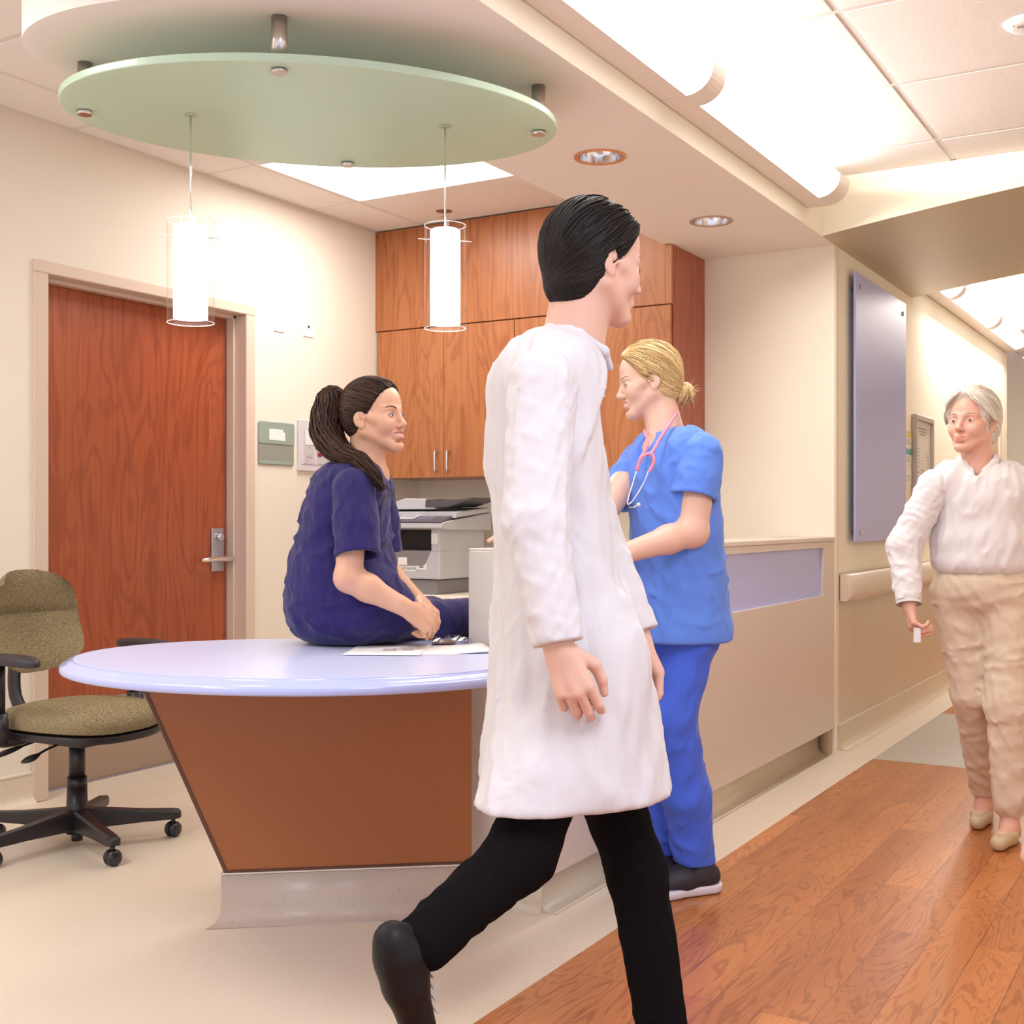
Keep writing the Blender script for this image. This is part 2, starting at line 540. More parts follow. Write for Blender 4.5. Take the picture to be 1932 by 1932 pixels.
# ceilings: tiles laid in a grid
def tiles(name, x0, x1, y0, y1, xs, ys, holes=(), edge=0.012):
    bm = bmesh.new()
    X = [x0] + [x for x in xs if x0 < x < x1] + [x1]
    Y = [y0] + [y for y in ys if y0 < y < y1] + [y1]
    for a, b in zip(X, X[1:]):
        for c, d in zip(Y, Y[1:]):
            mx, my = (a + b) / 2, (c + d) / 2
            if any(h[0] < mx < h[1] and h[2] < my < h[3] for h in holes): continue
            bx(bm, a + edge, b - edge, c + edge, d - edge, ZC - 0.004, ZC + 0.02, 0.003, 1)
    return struct(link(name, bm, M_TILE))


def tbars(name, x0, x1, y0, y1, xs, ys):
    bm = bmesh.new()
    bx(bm, x0, x1, y0, y1, ZC + 0.004, ZC + 0.10)
    w = 0.011
    for x in xs:
        if x0 < x < x1: bx(bm, x - w, x + w, y0, y1, ZC - 0.0015, ZC + 0.006)
    for y in ys:
        if y0 < y < y1: bx(bm, x0, x1, y - w, y + w, ZC - 0.002, ZC + 0.006)
    bx(bm, x0, x0 + 0.022, y0, y1, ZC - 0.005, ZC + 0.004)
    bx(bm, x0, x1, y1 - 0.022, y1, ZC - 0.005, ZC + 0.004)
    return struct(link(name, bm, M_GRID))


YS = [4.19 + 0.76 * k for k in range(-9, 13)]
XS = [-3.83 + 0.95 * k for k in range(0, 2)]
TR = (-3.83, -2.88, 4.19, 4.95)
tiles('ceiling', XL, -1.8, -3, YB, XS, YS, holes=[TR])
tbars('ceiling', XL, -1.8, -3, YB, XS, YS)
YS2 = [3.87 + 0.76 * k for k in range(-9, 13)]
XS2 = [-1.085 + 0.76 * k for k in range(-1, 4)]
tiles('ceiling', XC - 0.12, 2.2, -3, 13.2, XS2, YS2)
tbars('ceiling', XC - 0.12, 2.2, -3, 13.2, XS2, YS2)
struct(box('ceiling', -4.0, XC - 0.15, 11.2, 13.2, ZC, ZC + 0.1, M_TILE))

# soffit with the oval lobe
def ell(cx, cy, a, b, ang, n=96):
    ca, sa = math.cos(ang), math.sin(ang)
    return [(cx + a * math.cos(t) * ca - b * math.sin(t) * sa, cy + a * math.cos(t) * sa + b * math.sin(t) * ca) for t in [2 * math.pi * i / n for i in range(n)]]


SXI = -2.39
LOBE = ell(-2.35, 2.85, 0.836, 0.502, math.radians(43.2))
# outline of strip plus the part of the ellipse left of the strip
left = [p for p in LOBE if p[0] < SXI]
left.sort(key=lambda p: math.atan2(p[1] - 2.9, -(p[0] + 2.35)))
out = [(XC, -3), (XC, YB), (SXI, YB)] + left[::-1] + [(SXI, -3)]
bm = bmesh.new(); prism(bm, out, ZS, ZC - 0.004)
struct(link('soffit', bm, M_SOFF))
# outer face of the soffit in the corridor colour
bm = bmesh.new(); bx(bm, XC - 0.001, XC + 0.003, -3, 5.73, ZS + 0.0005, ZC - 0.006)
struct(link('trim_5', bm, M_WALLC))

# arched header across the corridor
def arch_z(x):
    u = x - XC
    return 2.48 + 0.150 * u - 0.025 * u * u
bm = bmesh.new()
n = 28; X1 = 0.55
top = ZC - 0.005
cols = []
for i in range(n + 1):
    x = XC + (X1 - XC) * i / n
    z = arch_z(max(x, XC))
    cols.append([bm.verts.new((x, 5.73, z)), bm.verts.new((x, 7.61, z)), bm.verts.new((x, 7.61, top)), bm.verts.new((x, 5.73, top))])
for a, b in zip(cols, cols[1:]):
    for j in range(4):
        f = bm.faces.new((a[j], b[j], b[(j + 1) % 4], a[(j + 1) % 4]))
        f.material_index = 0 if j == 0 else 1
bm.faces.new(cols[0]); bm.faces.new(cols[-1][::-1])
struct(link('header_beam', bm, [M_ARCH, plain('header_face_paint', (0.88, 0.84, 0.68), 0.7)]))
# farther header in blue grey
struct(box('header_beam', -1.55, 0.55, 11.7, 12.1, 2.38, ZC - 0.01, plain('blue_grey_paint', (0.52, 0.56, 0.62), 0.6)))

# ------------------------------------------------------------ doors
def door_leaf_handle(parent):
    pass

# door_1: the cherry door of the left wall
bm = bmesh.new()
t = 0.073; fx = XL + 0.012
# frame: face casing and jambs
for (y0, y1, z0, z1) in ((DY0 - t, DY0, 0, DZ), (DY1, DY1 + t * 0.85, 0, DZ), (DY0 - t, DY1 + t * 0.85, DZ, DZ + 0.05)):
    bx(bm, XL - 0.16, fx, y0, y1, z0, z1, 0.004, 1)
# stop (rebate) behind which the leaf closes
bx(bm, XL - 0.105, XL - 0.06, DY1 - 0.016, DY1, 0, DZ, 0.002, 1)
bx(bm, XL - 0.105, XL - 0.06, DY0, DY1, DZ - 0.016, DZ, 0.002, 1)
d1 = struct(link('door_1', bm, M_FRAME)); d1['label'] = 'cherry wood door in a tan steel frame'
leaf = box('door_leaf', XL - 0.155, XL - 0.115, DY0 - 0.002, DY1 - 0.012, 0.008, DZ - 0.004, M_CHERRYD, d1, 0.002, 1)
kp = box('kick_plate', XL - 0.115, XL - 0.1125, DY0 + 0.03, DY1 - 0.02, 0.012, 0.36, plain('kick_plate_metal', (0.40, 0.31, 0.25), 0.32, metal=0.6), d1)
hx = XL - 0.115
lock = link('lock_plate', bx(bmesh.new(), hx, hx + 0.012, 4.345, 4.425, 0.885, 1.095, 0.003, 2), plain('satin_nickel', (0.55, 0.54, 0.62), 0.3, metal=0.9), d1)
bm = bmesh.new(); cyl(bm, (hx + 0.012, 4.388, 1.052), (hx + 0.034, 4.388, 1.052), 0.018, 0.016, 24)
cyl(bm, (hx + 0.034, 4.388, 1.052), (hx + 0.036, 4.388, 1.052), 0.009, 0.009, 16)
link('lock_cylinder', bm, plain('bright_nickel', (0.72, 0.72, 0.82), 0.2, metal=1.0), lock)
bm = bmesh.new(); cyl(bm, (hx + 0.012, 4.395, 0.945), (hx + 0.055, 4.395, 0.945), 0.012, 0.012, 20)
tube(bm, spline([(hx + 0.052, 4.44, 0.945), (hx + 0.056, 4.40, 0.946), (hx + 0.056, 4.34, 0.947), (hx + 0.05, 4.275, 0.945), (hx + 0.04, 4.245, 0.943)], 5), [0.013] * 4 + [0.0135] * 4 + [0.012] * 8 + [0.011, 0.010, 0.009, 0.008, 0.005], 14)
link('door_handle', bm, M_CHROME, lock)

# door_2: far along the corridor wall
bm = bmesh.new()
bx(bm, XC, XC + 0.022, 9.585, 9.665, 0, 2.2, 0.003, 1)
bx(bm, XC, XC + 0.022, 10.72, 10.80, 0, 2.2, 0.003, 1)
bx(bm, XC, XC + 0.022, 9.665, 10.72, 2.12, 2.2, 0.003, 1)
d2 = struct(link('door_2', bm, plain('beige_frame_paint', (0.68, 0.58, 0.46), 0.4)))
box('door_leaf', XC, XC + 0.006, 9.665, 10.72, 0.005, 2.12, plain('tan_door', (0.50, 0.34, 0.22), 0.4), d2)
# ------------------------------------------------------------ ceiling fixtures
# troffer over the alcove
tf = thing('ceiling_light', 'square recessed white light panel in the tiled ceiling behind the green disc', 'ceiling light', (-3.355, 4.57, ZC))
bm = bmesh.new()
for (a, b, c, d) in ((-0.474, 0.474, -0.379, -0.366), (-0.474, 0.474, 0.366, 0.379), (-0.474, -0.461, -0.366, 0.366), (0.461, 0.474, -0.366, 0.366)):
    bx(bm, a, b, c, d, -0.006, 0.02, 0.002, 1)
link('light_frame', bm, M_WHITE, tf)
box('light_diffuser', -0.461, 0.461, -0.366, 0.366, 0.002, 0.012, emis('troffer_glow', (1, 0.97, 0.92), 3.4), tf)


def linear_fixture(y0, lens, y1, label, s, group):
    """wall hung linear light: flat white underside, quarter round lens, ribs between lenses"""
    r = thing('linear_ceiling_light', label, 'ceiling light', (XC + 0.006, y0, 2.562), 0, group)
    L = y1 - y0
    w0, w1, h = 0.092, 0.182, 0.075
    def prof(grow=0.0):
        pts = [(0.0, 0.0), (w0, 0.0)]
        for i in range(1, 9):
            a = math.pi / 2 * i / 8
            pts.append((w0 + (w1 - w0 + grow) * math.sin(a), (h + grow) * (1 - math.cos(a))))
        return pts
    P = prof()
    bm = bmesh.new()
    # underside plate and back
    bx(bm, 0, w0, 0, L, 0.0, 0.012)
    bx(bm, 0.001, 0.02, 0.001, L - 0.001, 0.011, 0.12)
    link('housing', bm, plain('fixture_paint', (0.80, 0.72, 0.66), 0.4), r)
    for (a, b) in lens:
        b2 = bmesh.new()
        A = [b2.verts.new((x, a - y0, z + 0.001)) for x, z in P[1:]]
        B = [b2.verts.new((x, b - y0, z + 0.001)) for x, z in P[1:]]
        for i in range(len(A) - 1):
            f = b2.faces.new((A[i], A[i + 1], B[i + 1], B[i])); f.smooth = True
        A2 = [b2.verts.new((x * 0.98 - 0.0, a - y0, z + 0.006)) for x, z in P[1:]]
        link('lens', b2, emis('lens_glow', (1, 0.985, 0.96), s), r)
    edges = [y0] + [v for ab in lens for v in ab] + [y1]
    for a, b in zip(edges[0::2], edges[1::2]):
        if b - a < 0.003: continue
        b2 = bmesh.new()
        pts = prof(0.006)
        pts = [(0.0, -0.001)] + [(x, z - 0.001) for x, z in pts[1:]] + [(w1 + 0.006, 0.10), (0, 0.10)]
        A = [b2.verts.new((x, a - y0, z)) for x, z in pts]
        B = [b2.verts.new((x, b - y0, z)) for x, z in pts]
        for i in range(len(A)): b2.faces.new((A[i], A[(i + 1) % len(A)], B[(i + 1) % len(B)], B[i]))
        b2.faces.new(A[::-1]); b2.faces.new(B)
        link('end_cap', b2, plain('fixture_paint', (0.80, 0.72, 0.66), 0.4), r)
    # open top reflector
    box('reflector', 0.02, w1, 0, L, 0.100, 0.104, M_WHITE, r)
    return r


linear_fixture(0.90, [(1.05, 2.46), (2.55, 3.83), (3.95, 5.345)], 5.50, 'long curved wall hung light along the soffit, nearest of the two', 6.0, 'curved linear lights of the corridor')
linear_fixture(7.70, [(7.80, 8.20), (8.30, 9.62), (9.74, 10.98)], 11.12, 'long curved light beyond the arched header far down the corridor', 6.0, 'curved linear lights of the corridor')


def downlight(x, y, z, r, label, ring, group=None):
    t = thing('recessed_downlight', label, 'downlight', (x, y, z), 0, group)
    bm = bmesh.new()
    lathe(bm, [(r, 0.0005), (r, -0.004), (r * 0.97, -0.006), (r * 0.82, -0.004), (r * 0.80, 0.0005), (r, 0.0005)], 48)
    link('trim_ring', bm, ring, t, True)
    bm = bmesh.new()
    lathe(bm, [(r * 0.81, -0.003), (r * 0.78, 0.02), (r * 0.66, 0.055), (r * 0.45, 0.075), (0.0, 0.08)], 48)
    o = link('reflector', bm, plain('downlight_reflector', (0.74, 0.72, 0.74), 0.14, metal=1.0), t, True)
    return t


# the downlights are recessed: a dark disc of the reflector shows inside a copper or white ring
for (x, y, lab, ringm) in ((-2.02, 4.055, 'round recessed downlight with copper coloured trim ring, nearer of two in the soffit', plain('copper_ring', (0.72, 0.33, 0.16), 0.3, metal=0.4)),
                           (-2.025, 5.185, 'round recessed downlight with bronze trim ring, farther of two in the soffit', plain('bronze_ring', (0.58, 0.40, 0.32), 0.3, metal=0.5))):
    downlight(x, y, ZS, 0.097, lab, ringm, 'recessed downlights of the soffit')
# holes for them in the soffit
sf = bpy.data.objects['soffit']
cut = bmesh.new()
for x, y in ((-2.02, 4.055), (-2.025, 5.185)): cyl(cut, (x, y, ZS - 0.05), (x, y, ZS + 0.12), 0.083, 0.083, 40)
co = link('soffit_cutter', cut, M_SOFF)
md = sf.modifiers.new('holes', 'BOOLEAN'); md.object = co; md.operation = 'DIFFERENCE'; md.solver = 'EXACT'
dg = bpy.context.evaluated_depsgraph_get()
me = bpy.data.meshes.new_from_object(sf.evaluated_get(dg))
sf.modifiers.clear(); sf.data = me
bpy.data.objects.remove(co)

# sprinkler over the cabinets
sp = thing('fire_sprinkler', 'small round bronze sprinkler head in the tiled ceiling above the cabinets', 'sprinkler', (-3.562, 5.325, ZC))
bm = bmesh.new(); lathe(bm, [(0.0, -0.006), (0.03, -0.006), (0.052, -0.003), (0.054, 0.0), (0.0, 0.0)], 36)
link('escutcheon', bm, plain('sprinkler_bronze', (0.42, 0.20, 0.12), 0.35, metal=0.5), sp, True)
bm = bmesh.new(); cyl(bm, (0, 0, -0.006), (0, 0, -0.028), 0.009, 0.006, 14); cyl(bm, (0, 0, -0.028), (0, 0, -0.031), 0.014, 0.014, 14)
link('sprinkler_nozzle', bm, M_STEEL, sp)

# round ceiling speaker at the top right edge
dt = thing('ceiling_detector', 'round white detector plate on the tiled corridor ceiling at the top right', 'detector', (-0.575, 4.262, ZC - 0.004))
bm = bmesh.new(); lathe(bm, [(0.0, -0.020), (0.045, -0.020), (0.060, -0.017), (0.072, -0.008), (0.078, 0.0), (0.0, 0.0)], 48)
link('detector_body', bm, M_WHITE, dt, True)
bm = bmesh.new()
for k in range(5): bx(bm, -0.03 + k * 0.011, -0.024 + k * 0.011, -0.035, -0.015, -0.0212, -0.0195)
cyl(bm, (-0.04, -0.04, -0.0205), (-0.04, -0.04, -0.016), 0.003, 0.003, 10)
link('vent_slots', bm, plain('slot_grey', (0.35, 0.32, 0.30), 0.5), dt)

# ------------------------------------------------------------ green glass disc on four rods
GC = (-2.383, 2.875)
gd = thing('glass_ceiling_disc', 'oval pale green frosted glass disc hung under the soffit on steel rods', 'glass disc', (GC[0], GC[1], 2.34))
M_GREEN, nt, b = newmat('frosted_green_glass')
b.inputs['Base Color'].default_value = (0.60, 0.78, 0.62, 1)
b.inputs['Roughness'].default_value = 0.25
b.inputs['Coat Weight'].default_value = 0.3; b.inputs['Coat Roughness'].default_value = 0.15
ttr = nt.nodes.new('ShaderNodeBsdfTranslucent'); ttr.inputs[0].default_value = (0.80, 0.92, 0.80, 1)
mxs = nt.nodes.new('ShaderNodeMixShader'); mxs.inputs[0].default_value = 0.25
nt.links.new(b.outputs[0], mxs.inputs[1]); nt.links.new(ttr.outputs[0], mxs.inputs[2])
nt.links.new(mxs.outputs[0], nt.nodes['Material Output'].inputs[0])
bm = bmesh.new(); prism(bm, [(x - GC[0], y - GC[1]) for x, y in ell(GC[0], GC[1], 0.737, 0.475, math.radians(43.2), 128)], 0.0, 0.022, 0.003, 2)
link('glass_disc', bm, M_GREEN, gd)
for (x, y) in ((-2.195, 2.491), (-2.91, 2.453), (-1.855, 3.298), (-2.572, 3.261)):
    bm = bmesh.new(); cyl(bm, (x - GC[0], y - GC[1], 0.022), (x - GC[0], y - GC[1], ZS - 2.34), 0.0215, 0.0215, 28)
    rd = link('standoff_rod', bm, M_STEEL, gd)
    bm = bmesh.new(); cyl(bm, (x - GC[0], y - GC[1], -0.012), (x - GC[0], y - GC[1], 0.0), 0.0205, 0.0215, 28)
    link('rod_cap', bm, M_STEEL, rd)

# ------------------------------------------------------------ pendants
M_CLEAR = clear_glass('clear_glass_shade')
M_BULB = emis('opal_glow', (1, 0.97, 0.93), 3.4)


def pendant(x, y, z0, z1, ro, ri, label):
    t = thing('pendant_lamp', label, 'pendant lamp', (x, y, 2.34), 0, 'pendant lamps under the green disc')
    bm = bmesh.new(); cyl(bm, (0, 0, -2.34 + z1 - 0.02), (0, 0, 0), 0.0032, 0.0032, 10)
    link('suspension_cord', bm, M_CHROME, t)
    bm = bmesh.new(); cyl(bm, (0, 0, -0.004), (0, 0, 0.0), 0.016, 0.018, 20)
    link('ceiling_canopy', bm, plain('pale_green_metal', (0.45, 0.55, 0.42), 0.3, metal=0.4), t)
    a, b_ = z0 - 2.34, z1 - 2.34
    bm = bmesh.new(); lathe(bm, [(ri - 0.004, a + 0.014), (ri, a + 0.012), (ri, b_ - 0.016), (ri - 0.006, b_ - 0.012), (0.0, b_ - 0.012)], 40)
    lathe(bm, [(ri - 0.004, a + 0.014), (0.0, a + 0.018)], 40)
    link('inner_diffuser', bm, M_BULB, t, True)
    bm = bmesh.new(); lathe(bm, [(ro, a), (ro, b_)], 56)
    link('outer_glass_shade', bm, M_CLEAR, t, True)
    for zz in (a, b_):
        bm = bmesh.new(); lathe(bm, [(ro - 0.0016, zz - 0.0008), (ro + 0.0006, zz - 0.0008), (ro + 0.0006, zz + 0.0008), (ro - 0.0016, zz + 0.0008), (ro - 0.0016, zz - 0.0008)], 56)
        link('glass_rim', bm, plain('glass_edge', (0.9, 0.88, 0.92), 0.15, spec=0.8), t, True)
    bm = bmesh.new(); d = Vector((math.cos(YAW + 0.25), math.sin(YAW + 0.25), 0)) * 0.083
    cyl(bm, tuple(-d + Vector((0, 0, b_ - 0.045))), tuple(d + Vector((0, 0, b_ - 0.045))), 0.0018, 0.0018, 8)
    link('support_pin', bm, M_CHROME, t)
    l = bpy.data.lights.new('pendant_glow', 'POINT'); l.energy = 1.2; l.shadow_soft_size = 0.05; l.color = WARM
    lo = bpy.data.objects.new('pendant_glow', l); COL.objects.link(lo); lo.parent = t; lo.location = (0, 0, a - 0.05)
    return t


pendant(-2.666, 2.635, 1.722, 2.022, 0.0685, 0.050, 'glass cylinder pendant lamp glowing white in front of the wooden door')
pendant(-2.076, 3.109, 1.722, 2.036, 0.0635, 0.046, 'glass cylinder pendant lamp glowing white in front of the wooden cabinets')

# ------------------------------------------------------------ wall cabinets
CX = [-4.138, -3.690, -3.246, -2.802, -2.362]
cab = thing('wall_cabinet', 'long cherry wood wall cabinet filling the back of the alcove up to the ceiling', 'wall cabinet', (-3.25, 5.51, 1.366))
ox, oy, oz = -3.25, 5.51, 1.366
box('cabinet_body', -4.135 - ox, -2.366 - ox, 0.021, YB - oy - 0.002, 0, ZS - oz - 0.002, M_CHERRY, cab, 0.001, 1)
bm = bmesh.new()
bx(bm, XL + 0.001 - ox, SXI - 0.001 - ox, 0.0, 0.021, 2.190 - oz, ZC - 0.012 - oz, 0.0012, 1)
bx(bm, SXI - 0.001 - ox, -2.357 - ox, 0.0, 0.021, 2.190 - oz, ZS - 0.001 - oz, 0.0012, 1)
link('upper_panel', bm, M_CHERRY, cab)
box('end_panel', -2.366 - ox, -2.357 - ox, 0.026, YB - oy - 0.002, 0, ZS - oz - 0.002, M_CHERRYD, cab, 0.001, 1)
for i in range(4):
    a, b_ = CX[i] + 0.0015, CX[i + 1] - 0.0015
    dr = box('cabinet_door', a - ox, b_ - ox, 0.002, 0.021, 0.0, 2.184 - oz, M_CHERRY, cab, 0.0012, 1)
    hxp = (b_ - 0.038 if i % 2 == 0 else a + 0.038) - ox
    bm = bmesh.new()
    z0, z1 = 1.402 - oz, 1.505 - oz
    tube(bm, spline([(hxp, 0.002, z0), (hxp, -0.022, z0), (hxp, -0.029, z0 + 0.008), (hxp, -0.029, z1 - 0.008), (hxp, -0.022, z1), (hxp, 0.002, z1)], 4), 0.0052, 10)
    link('cabinet_handle', bm, M_CHROME, dr)

# lower cabinets and worktop of the alcove
lc = thing('base_cabinet', 'low cream base cabinet under the worktop along the back wall', 'base cabinet', (-3.3, 5.35, 0))
box('cabinet_body', XL + 0.02 + 3.3, -1.99 + 3.3, 0.0, YB - 5.35 - 0.01, 0.10, 0.698, M_LAMC, lc)
box('plinth', XL + 0.02 + 3.3, -1.99 + 3.3, 0.06, YB - 5.35 - 0.02, 0.0, 0.10, M_LINO, lc)
for i in range(4):
    x0 = XL + 0.03 + 0.52 * i
    box('cabinet_door', x0 + 3.3, x0 + 0.515 + 3.3, -0.018, 0.0, 0.105, 0.690, M_LAMC, lc, 0.002, 1)
wt = bmesh.new()
prism(wt, [(XL + 0.003, YB - 0.003), (-1.99, YB - 0.003), (-1.99, 5.06), (-2.6, 5.10), (-3.35, 5.18), (XL + 0.003, 5.18)][::-1], 0.702, 0.750, 0.016, 4)
tag(link('worktop', wt, M_LAMC, smooth=True), 'cream worktop with rounded edge carrying the printer along the back wall', 'worktop')
# narrow backsplash is plain wall

# ------------------------------------------------------------ reception counter
cn = thing('reception_counter', 'chest high reception counter in greige laminate with blue inset panel', 'counter', (XC, 3.1, 0))
W = -0.288
bm = bmesh.new()
# front skin with window
IY0, IY1, IZ0, IZ1 = 0.20, 2.663, 0.773, 1.003
bx(bm, -0.02, 0.0, 0.0, YB - 3.1 - 0.003, 0.118, IZ0)
bx(bm, -0.02, 0.0, 0.0, YB - 3.1 - 0.003, IZ1, 1.030)
bx(bm, -0.02, 0.0, 0.0, IY0, IZ0, IZ1)
bx(bm, -0.02, 0.0, IY1, YB - 3.1 - 0.003, IZ0, IZ1)
link('front_panel', bm, M_LAM, cn)
box('blue_inset', -0.024, -0.0145, IY0 - 0.004, IY1 + 0.004, IZ0 - 0.004, IZ1 + 0.004, M_BLUEG, cn)
bm = bmesh.new()
M_rot = frame_m((0, 0, 0), (1, 0, 0), (0, 0, 1), (0, -1, 0))
pts = rrect(-W, 1.044 - 0.112, 0.012, 4, W / 2, (1.044 + 0.112) / 2)
prism(bm, pts, -0.001, 0.022, 0.002, 1, 0, M_rot)
link('end_panel', bm, M_LAMC, cn)
box('counter_core', W + 0.006, -0.025, 0.0, YB - 3.1 - 0.003, 0.118, 1.030, M_LAMC, cn)
bm = bmesh.new()
bx(bm, W - 0.004, 0.003, -0.018, YB - 3.1 - 0.003, 1.0305, 1.052, 0.004, 2)
link('counter_top', bm, M_LAM, cn)
bm = bmesh.new()
cove(bm, (-0.055, -0.012), (-0.055, YB - 3.1 - 0.06), (1, 0), 0.118, 0.040)
bx(bm, W + 0.006, -0.055, 0.0, YB - 3.1 - 0.003, 0.0, 0.118)
cove(bm, (W, -0.010), (-0.040, -0.010), (0, -1), 0.118, 0.018)
bx(bm, W, -0.05, -0.010, 0.0, 0.0, 0.118)
link('toe_kick', bm, M_COVE, cn)
bm = bmesh.new(); prism(bm, rrect(0.05, 0.09, 0.022, 5, -0.03, YB - 3.1 - 0.055), 0.0, 0.117)
link('toe_kick_end', bm, plain('brown_cove_end', (0.34, 0.24, 0.15), 0.35), cn)

# ------------------------------------------------------------ oval desk
DCX, DCY = -2.16, 2.535
M_TOP = plain('pale_blue_desk_top', (0.62, 0.68, 0.95), 0.30, spec=0.35, coat=0.12)
M_RIM = plain('pale_blue_acrylic_rim', (0.44, 0.50, 0.86), 0.15, spec=0.5, coat=0.3)
ds = thing('oval_desk', 'oval pale blue topped desk on a slanted brown base in front of the counter', 'desk', (DCX, DCY, 0))
E0 = ell(DCX, DCY, 0.648, 0.498, math.radians(18.5), 120)
# add the tongue that runs on beside the counter end
def desk_outline(off):
    out = []
    x0, x1 = -2.24, -1.978
    done = False
    for (x, y) in E0:
        if y > DCY and x0 < x < x1:
            if not done:
                a0, a1 = x0 + off, x1 - off
                out += [(a1, y), (a1, 3.15 - off), (a1 - 0.05, 3.20 - off), (a0 + 0.05, 3.20 - off), (a0, 3.15 - off)]
                done = True
            continue
        dx, dy = x - DCX, y - DCY; l = math.hypot(dx, dy)
        out.append((x - dx / l * off, y - dy / l * off))
    return [(x - DCX, y - DCY) for x, y in out]


def ring_loft(bm, layers, cap=True):
    R = [[bm.verts.new((x, y, z)) for x, y in pts] for pts, z in layers]
    for a, b_ in zip(R, R[1:]):
        for j in range(len(a)):
            f = bm.faces.new((a[j], a[(j + 1) % len(a)], b_[(j + 1) % len(a)], b_[j])); f.smooth = True
    if cap:
        bm.faces.new(R[0][::-1]); bm.faces.new(R[-1])


bm = bmesh.new()
ring_loft(bm, [(desk_outline(o), z) for o, z in ((0.012, 0.734), (0.003, 0.737), (0.0, 0.742), (0.0, 0.752), (0.004, 0.757), (0.010, 0.7585), (0.016, 0.762), (0.022, 0.768), (0.036, 0.7712))])
link('desk_rim', bm, M_RIM, ds)
bm = bmesh.new(); ring_loft(bm, [(desk_outline(o), z) for o, z in ((0.038, 0.7705), (0.036, 0.7722), (0.040, 0.7724))])
link('desk_top', bm, M_TOP, ds)
# slanted brown base: trapezoid parallel to the row A-B, in plan (-2.445,2.555) -> (-1.901,2.985)
A = Vector((-2.445, 2.555, 0)); Bv = Vector((-1.901, 2.985, 0)); tdir = (Bv - A).normalized(); ndir = Vector((-tdir.y, tdir.x, 0))
m4 = frame_m((A.x - DCX, A.y - DCY, 0), tdir, (0, 0, 1), -ndir)
bl = (Bv - A).length
sl = 0.222 / 0.515      # run per height of the slanted side
zt = 0.733
bm = bmesh.new(); prism(bm, [(0.0, 0.145), (bl, 0.145), (bl, zt), (-sl * (zt - 0.145), zt)], -0.10, 0.0, 0, 1, 0, m4)
link('desk_base', bm, plain('brown_base_panel', (0.33, 0.110, 0.037), 0.30, spec=0.4, var=0.03, vscale=80), ds)
bm = bmesh.new()
w = 0.006
prism(bm, [(-w * 1.2, 0.143), (0.004, 0.143), (0.004 - sl * (zt - 0.145), zt), (-w * 1.2 - sl * (zt - 0.145), zt)], -0.104, 0.0035, 0.001, 1, 0, m4)
prism(bm, [(0, 0.142), (bl, 0.142), (bl, 0.150), (0, 0.150)], -0.10, 0.0035, 0.001, 1, 0, m4)
link('base_edge_trim', bm, plain('dark_brown_edge', (0.10, 0.035, 0.018), 0.3), ds)
bm = bmesh.new()
B3 = bmesh.new()
prof = [(-0.05, 0.14), (0.004, 0.14), (0.004, 0.045), (0.010, 0.022), (0.022, 0.008), (0.040, 0.002), (0.048, 0.0), (-0.05, 0.0)]
for (u, sgn) in ((-0.012, 1),):
    pass
va = [B3.verts.new((-0.012 - max(0, p[0]) * 0.9, p[1], p[0])) for p in prof]
vb = [B3.verts.new((bl - 0.002 - max(0, p[0]) * 0.9, p[1], p[0])) for p in prof]
for i in range(len(prof)):
    f = B3.faces.new((va[i], va[(i + 1) % len(prof)], vb[(i + 1) % len(prof)], vb[i])); f.smooth = True
B3.faces.new(va[::-1]); B3.faces.new(vb)
merge(bm, B3, 0, m4)
link('toe_kick', bm, speckle('pinkish_cove_base', (0.52, 0.42, 0.36), (0.40, 0.31, 0.27), (0.62, 0.52, 0.46), 0.3, 160), ds)
bm = bmesh.new(); prism(bm, [(-0.012, 0.1385), (bl, 0.1385), (bl, 0.1425), (-0.012, 0.1425)], -0.10, 0.0075, 0.001, 1, 0, m4)
link('base_cap_strip', bm, plain('base_cap', (0.76, 0.70, 0.60), 0.3), ds)

# ------------------------------------------------------------ papers on the desk
ZT = 0.7728
pp = thing('paper_sheets', 'loose white paper sheets lying on the blue desk beside the seated woman', 'paper', (-1.905, 2.80, ZT))
def sheet(cx, cy, w, h, ang, z, curl=0.0, curl_x=1):
    b2 = bmesh.new(); n = 10
    ca, sa = math.cos(ang), math.sin(ang)
    g = []
    for i in range(n + 1):
        row = []
        for j in range(5):
            u = (i / n - 0.5) * w; v = (j / 4 - 0.5) * h
            zz = z + curl * max(0, (i / n - 0.6) / 0.4) ** 2 * curl_x
            row.append(b2.verts.new((cx + u * ca - v * sa, cy + u * sa + v * ca, zz)))
        g.append(row)
    for i in range(n):
        for j in range(4): b2.faces.new((g[i][j], g[i + 1][j], g[i + 1][j + 1], g[i][j + 1])).smooth = True
    r = bmesh.ops.extrude_face_region(b2, geom=b2.faces[:])
    for v in r['geom']:
        if isinstance(v, bmesh.types.BMVert): v.co.z += 0.0006
    return b2
M_PAPER = plain('white_paper', (0.84, 0.83, 0.84), 0.6)
bm = bmesh.new(); merge(bm, sheet(-0.08, -0.02, 0.30, 0.22, 0.55, 0.0)); merge(bm, sheet(-0.02, 0.03, 0.30, 0.22, 0.72, 0.0010, 0.006)); merge(bm, sheet(-0.13, -0.035, 0.21, 0.28, 0.48, 0.0020))
link('sheet_stack', bm, M_PAPER, pp)
bm = bmesh.new()
for (x, y, r_) in ((-0.12, -0.045, 0.020), (-0.075, -0.02, 0.016)):
    lathe(bm, [(r_ * 0.55, 0.0030), (r_, 0.0030), (r_, 0.0034), (r_ * 0.55, 0.0034), (r_ * 0.55, 0.0030)], 24, (x, y, 0.0))
link('printed_rings', bm, plain('mauve_ink', (0.42, 0.34, 0.42), 0.6), pp)
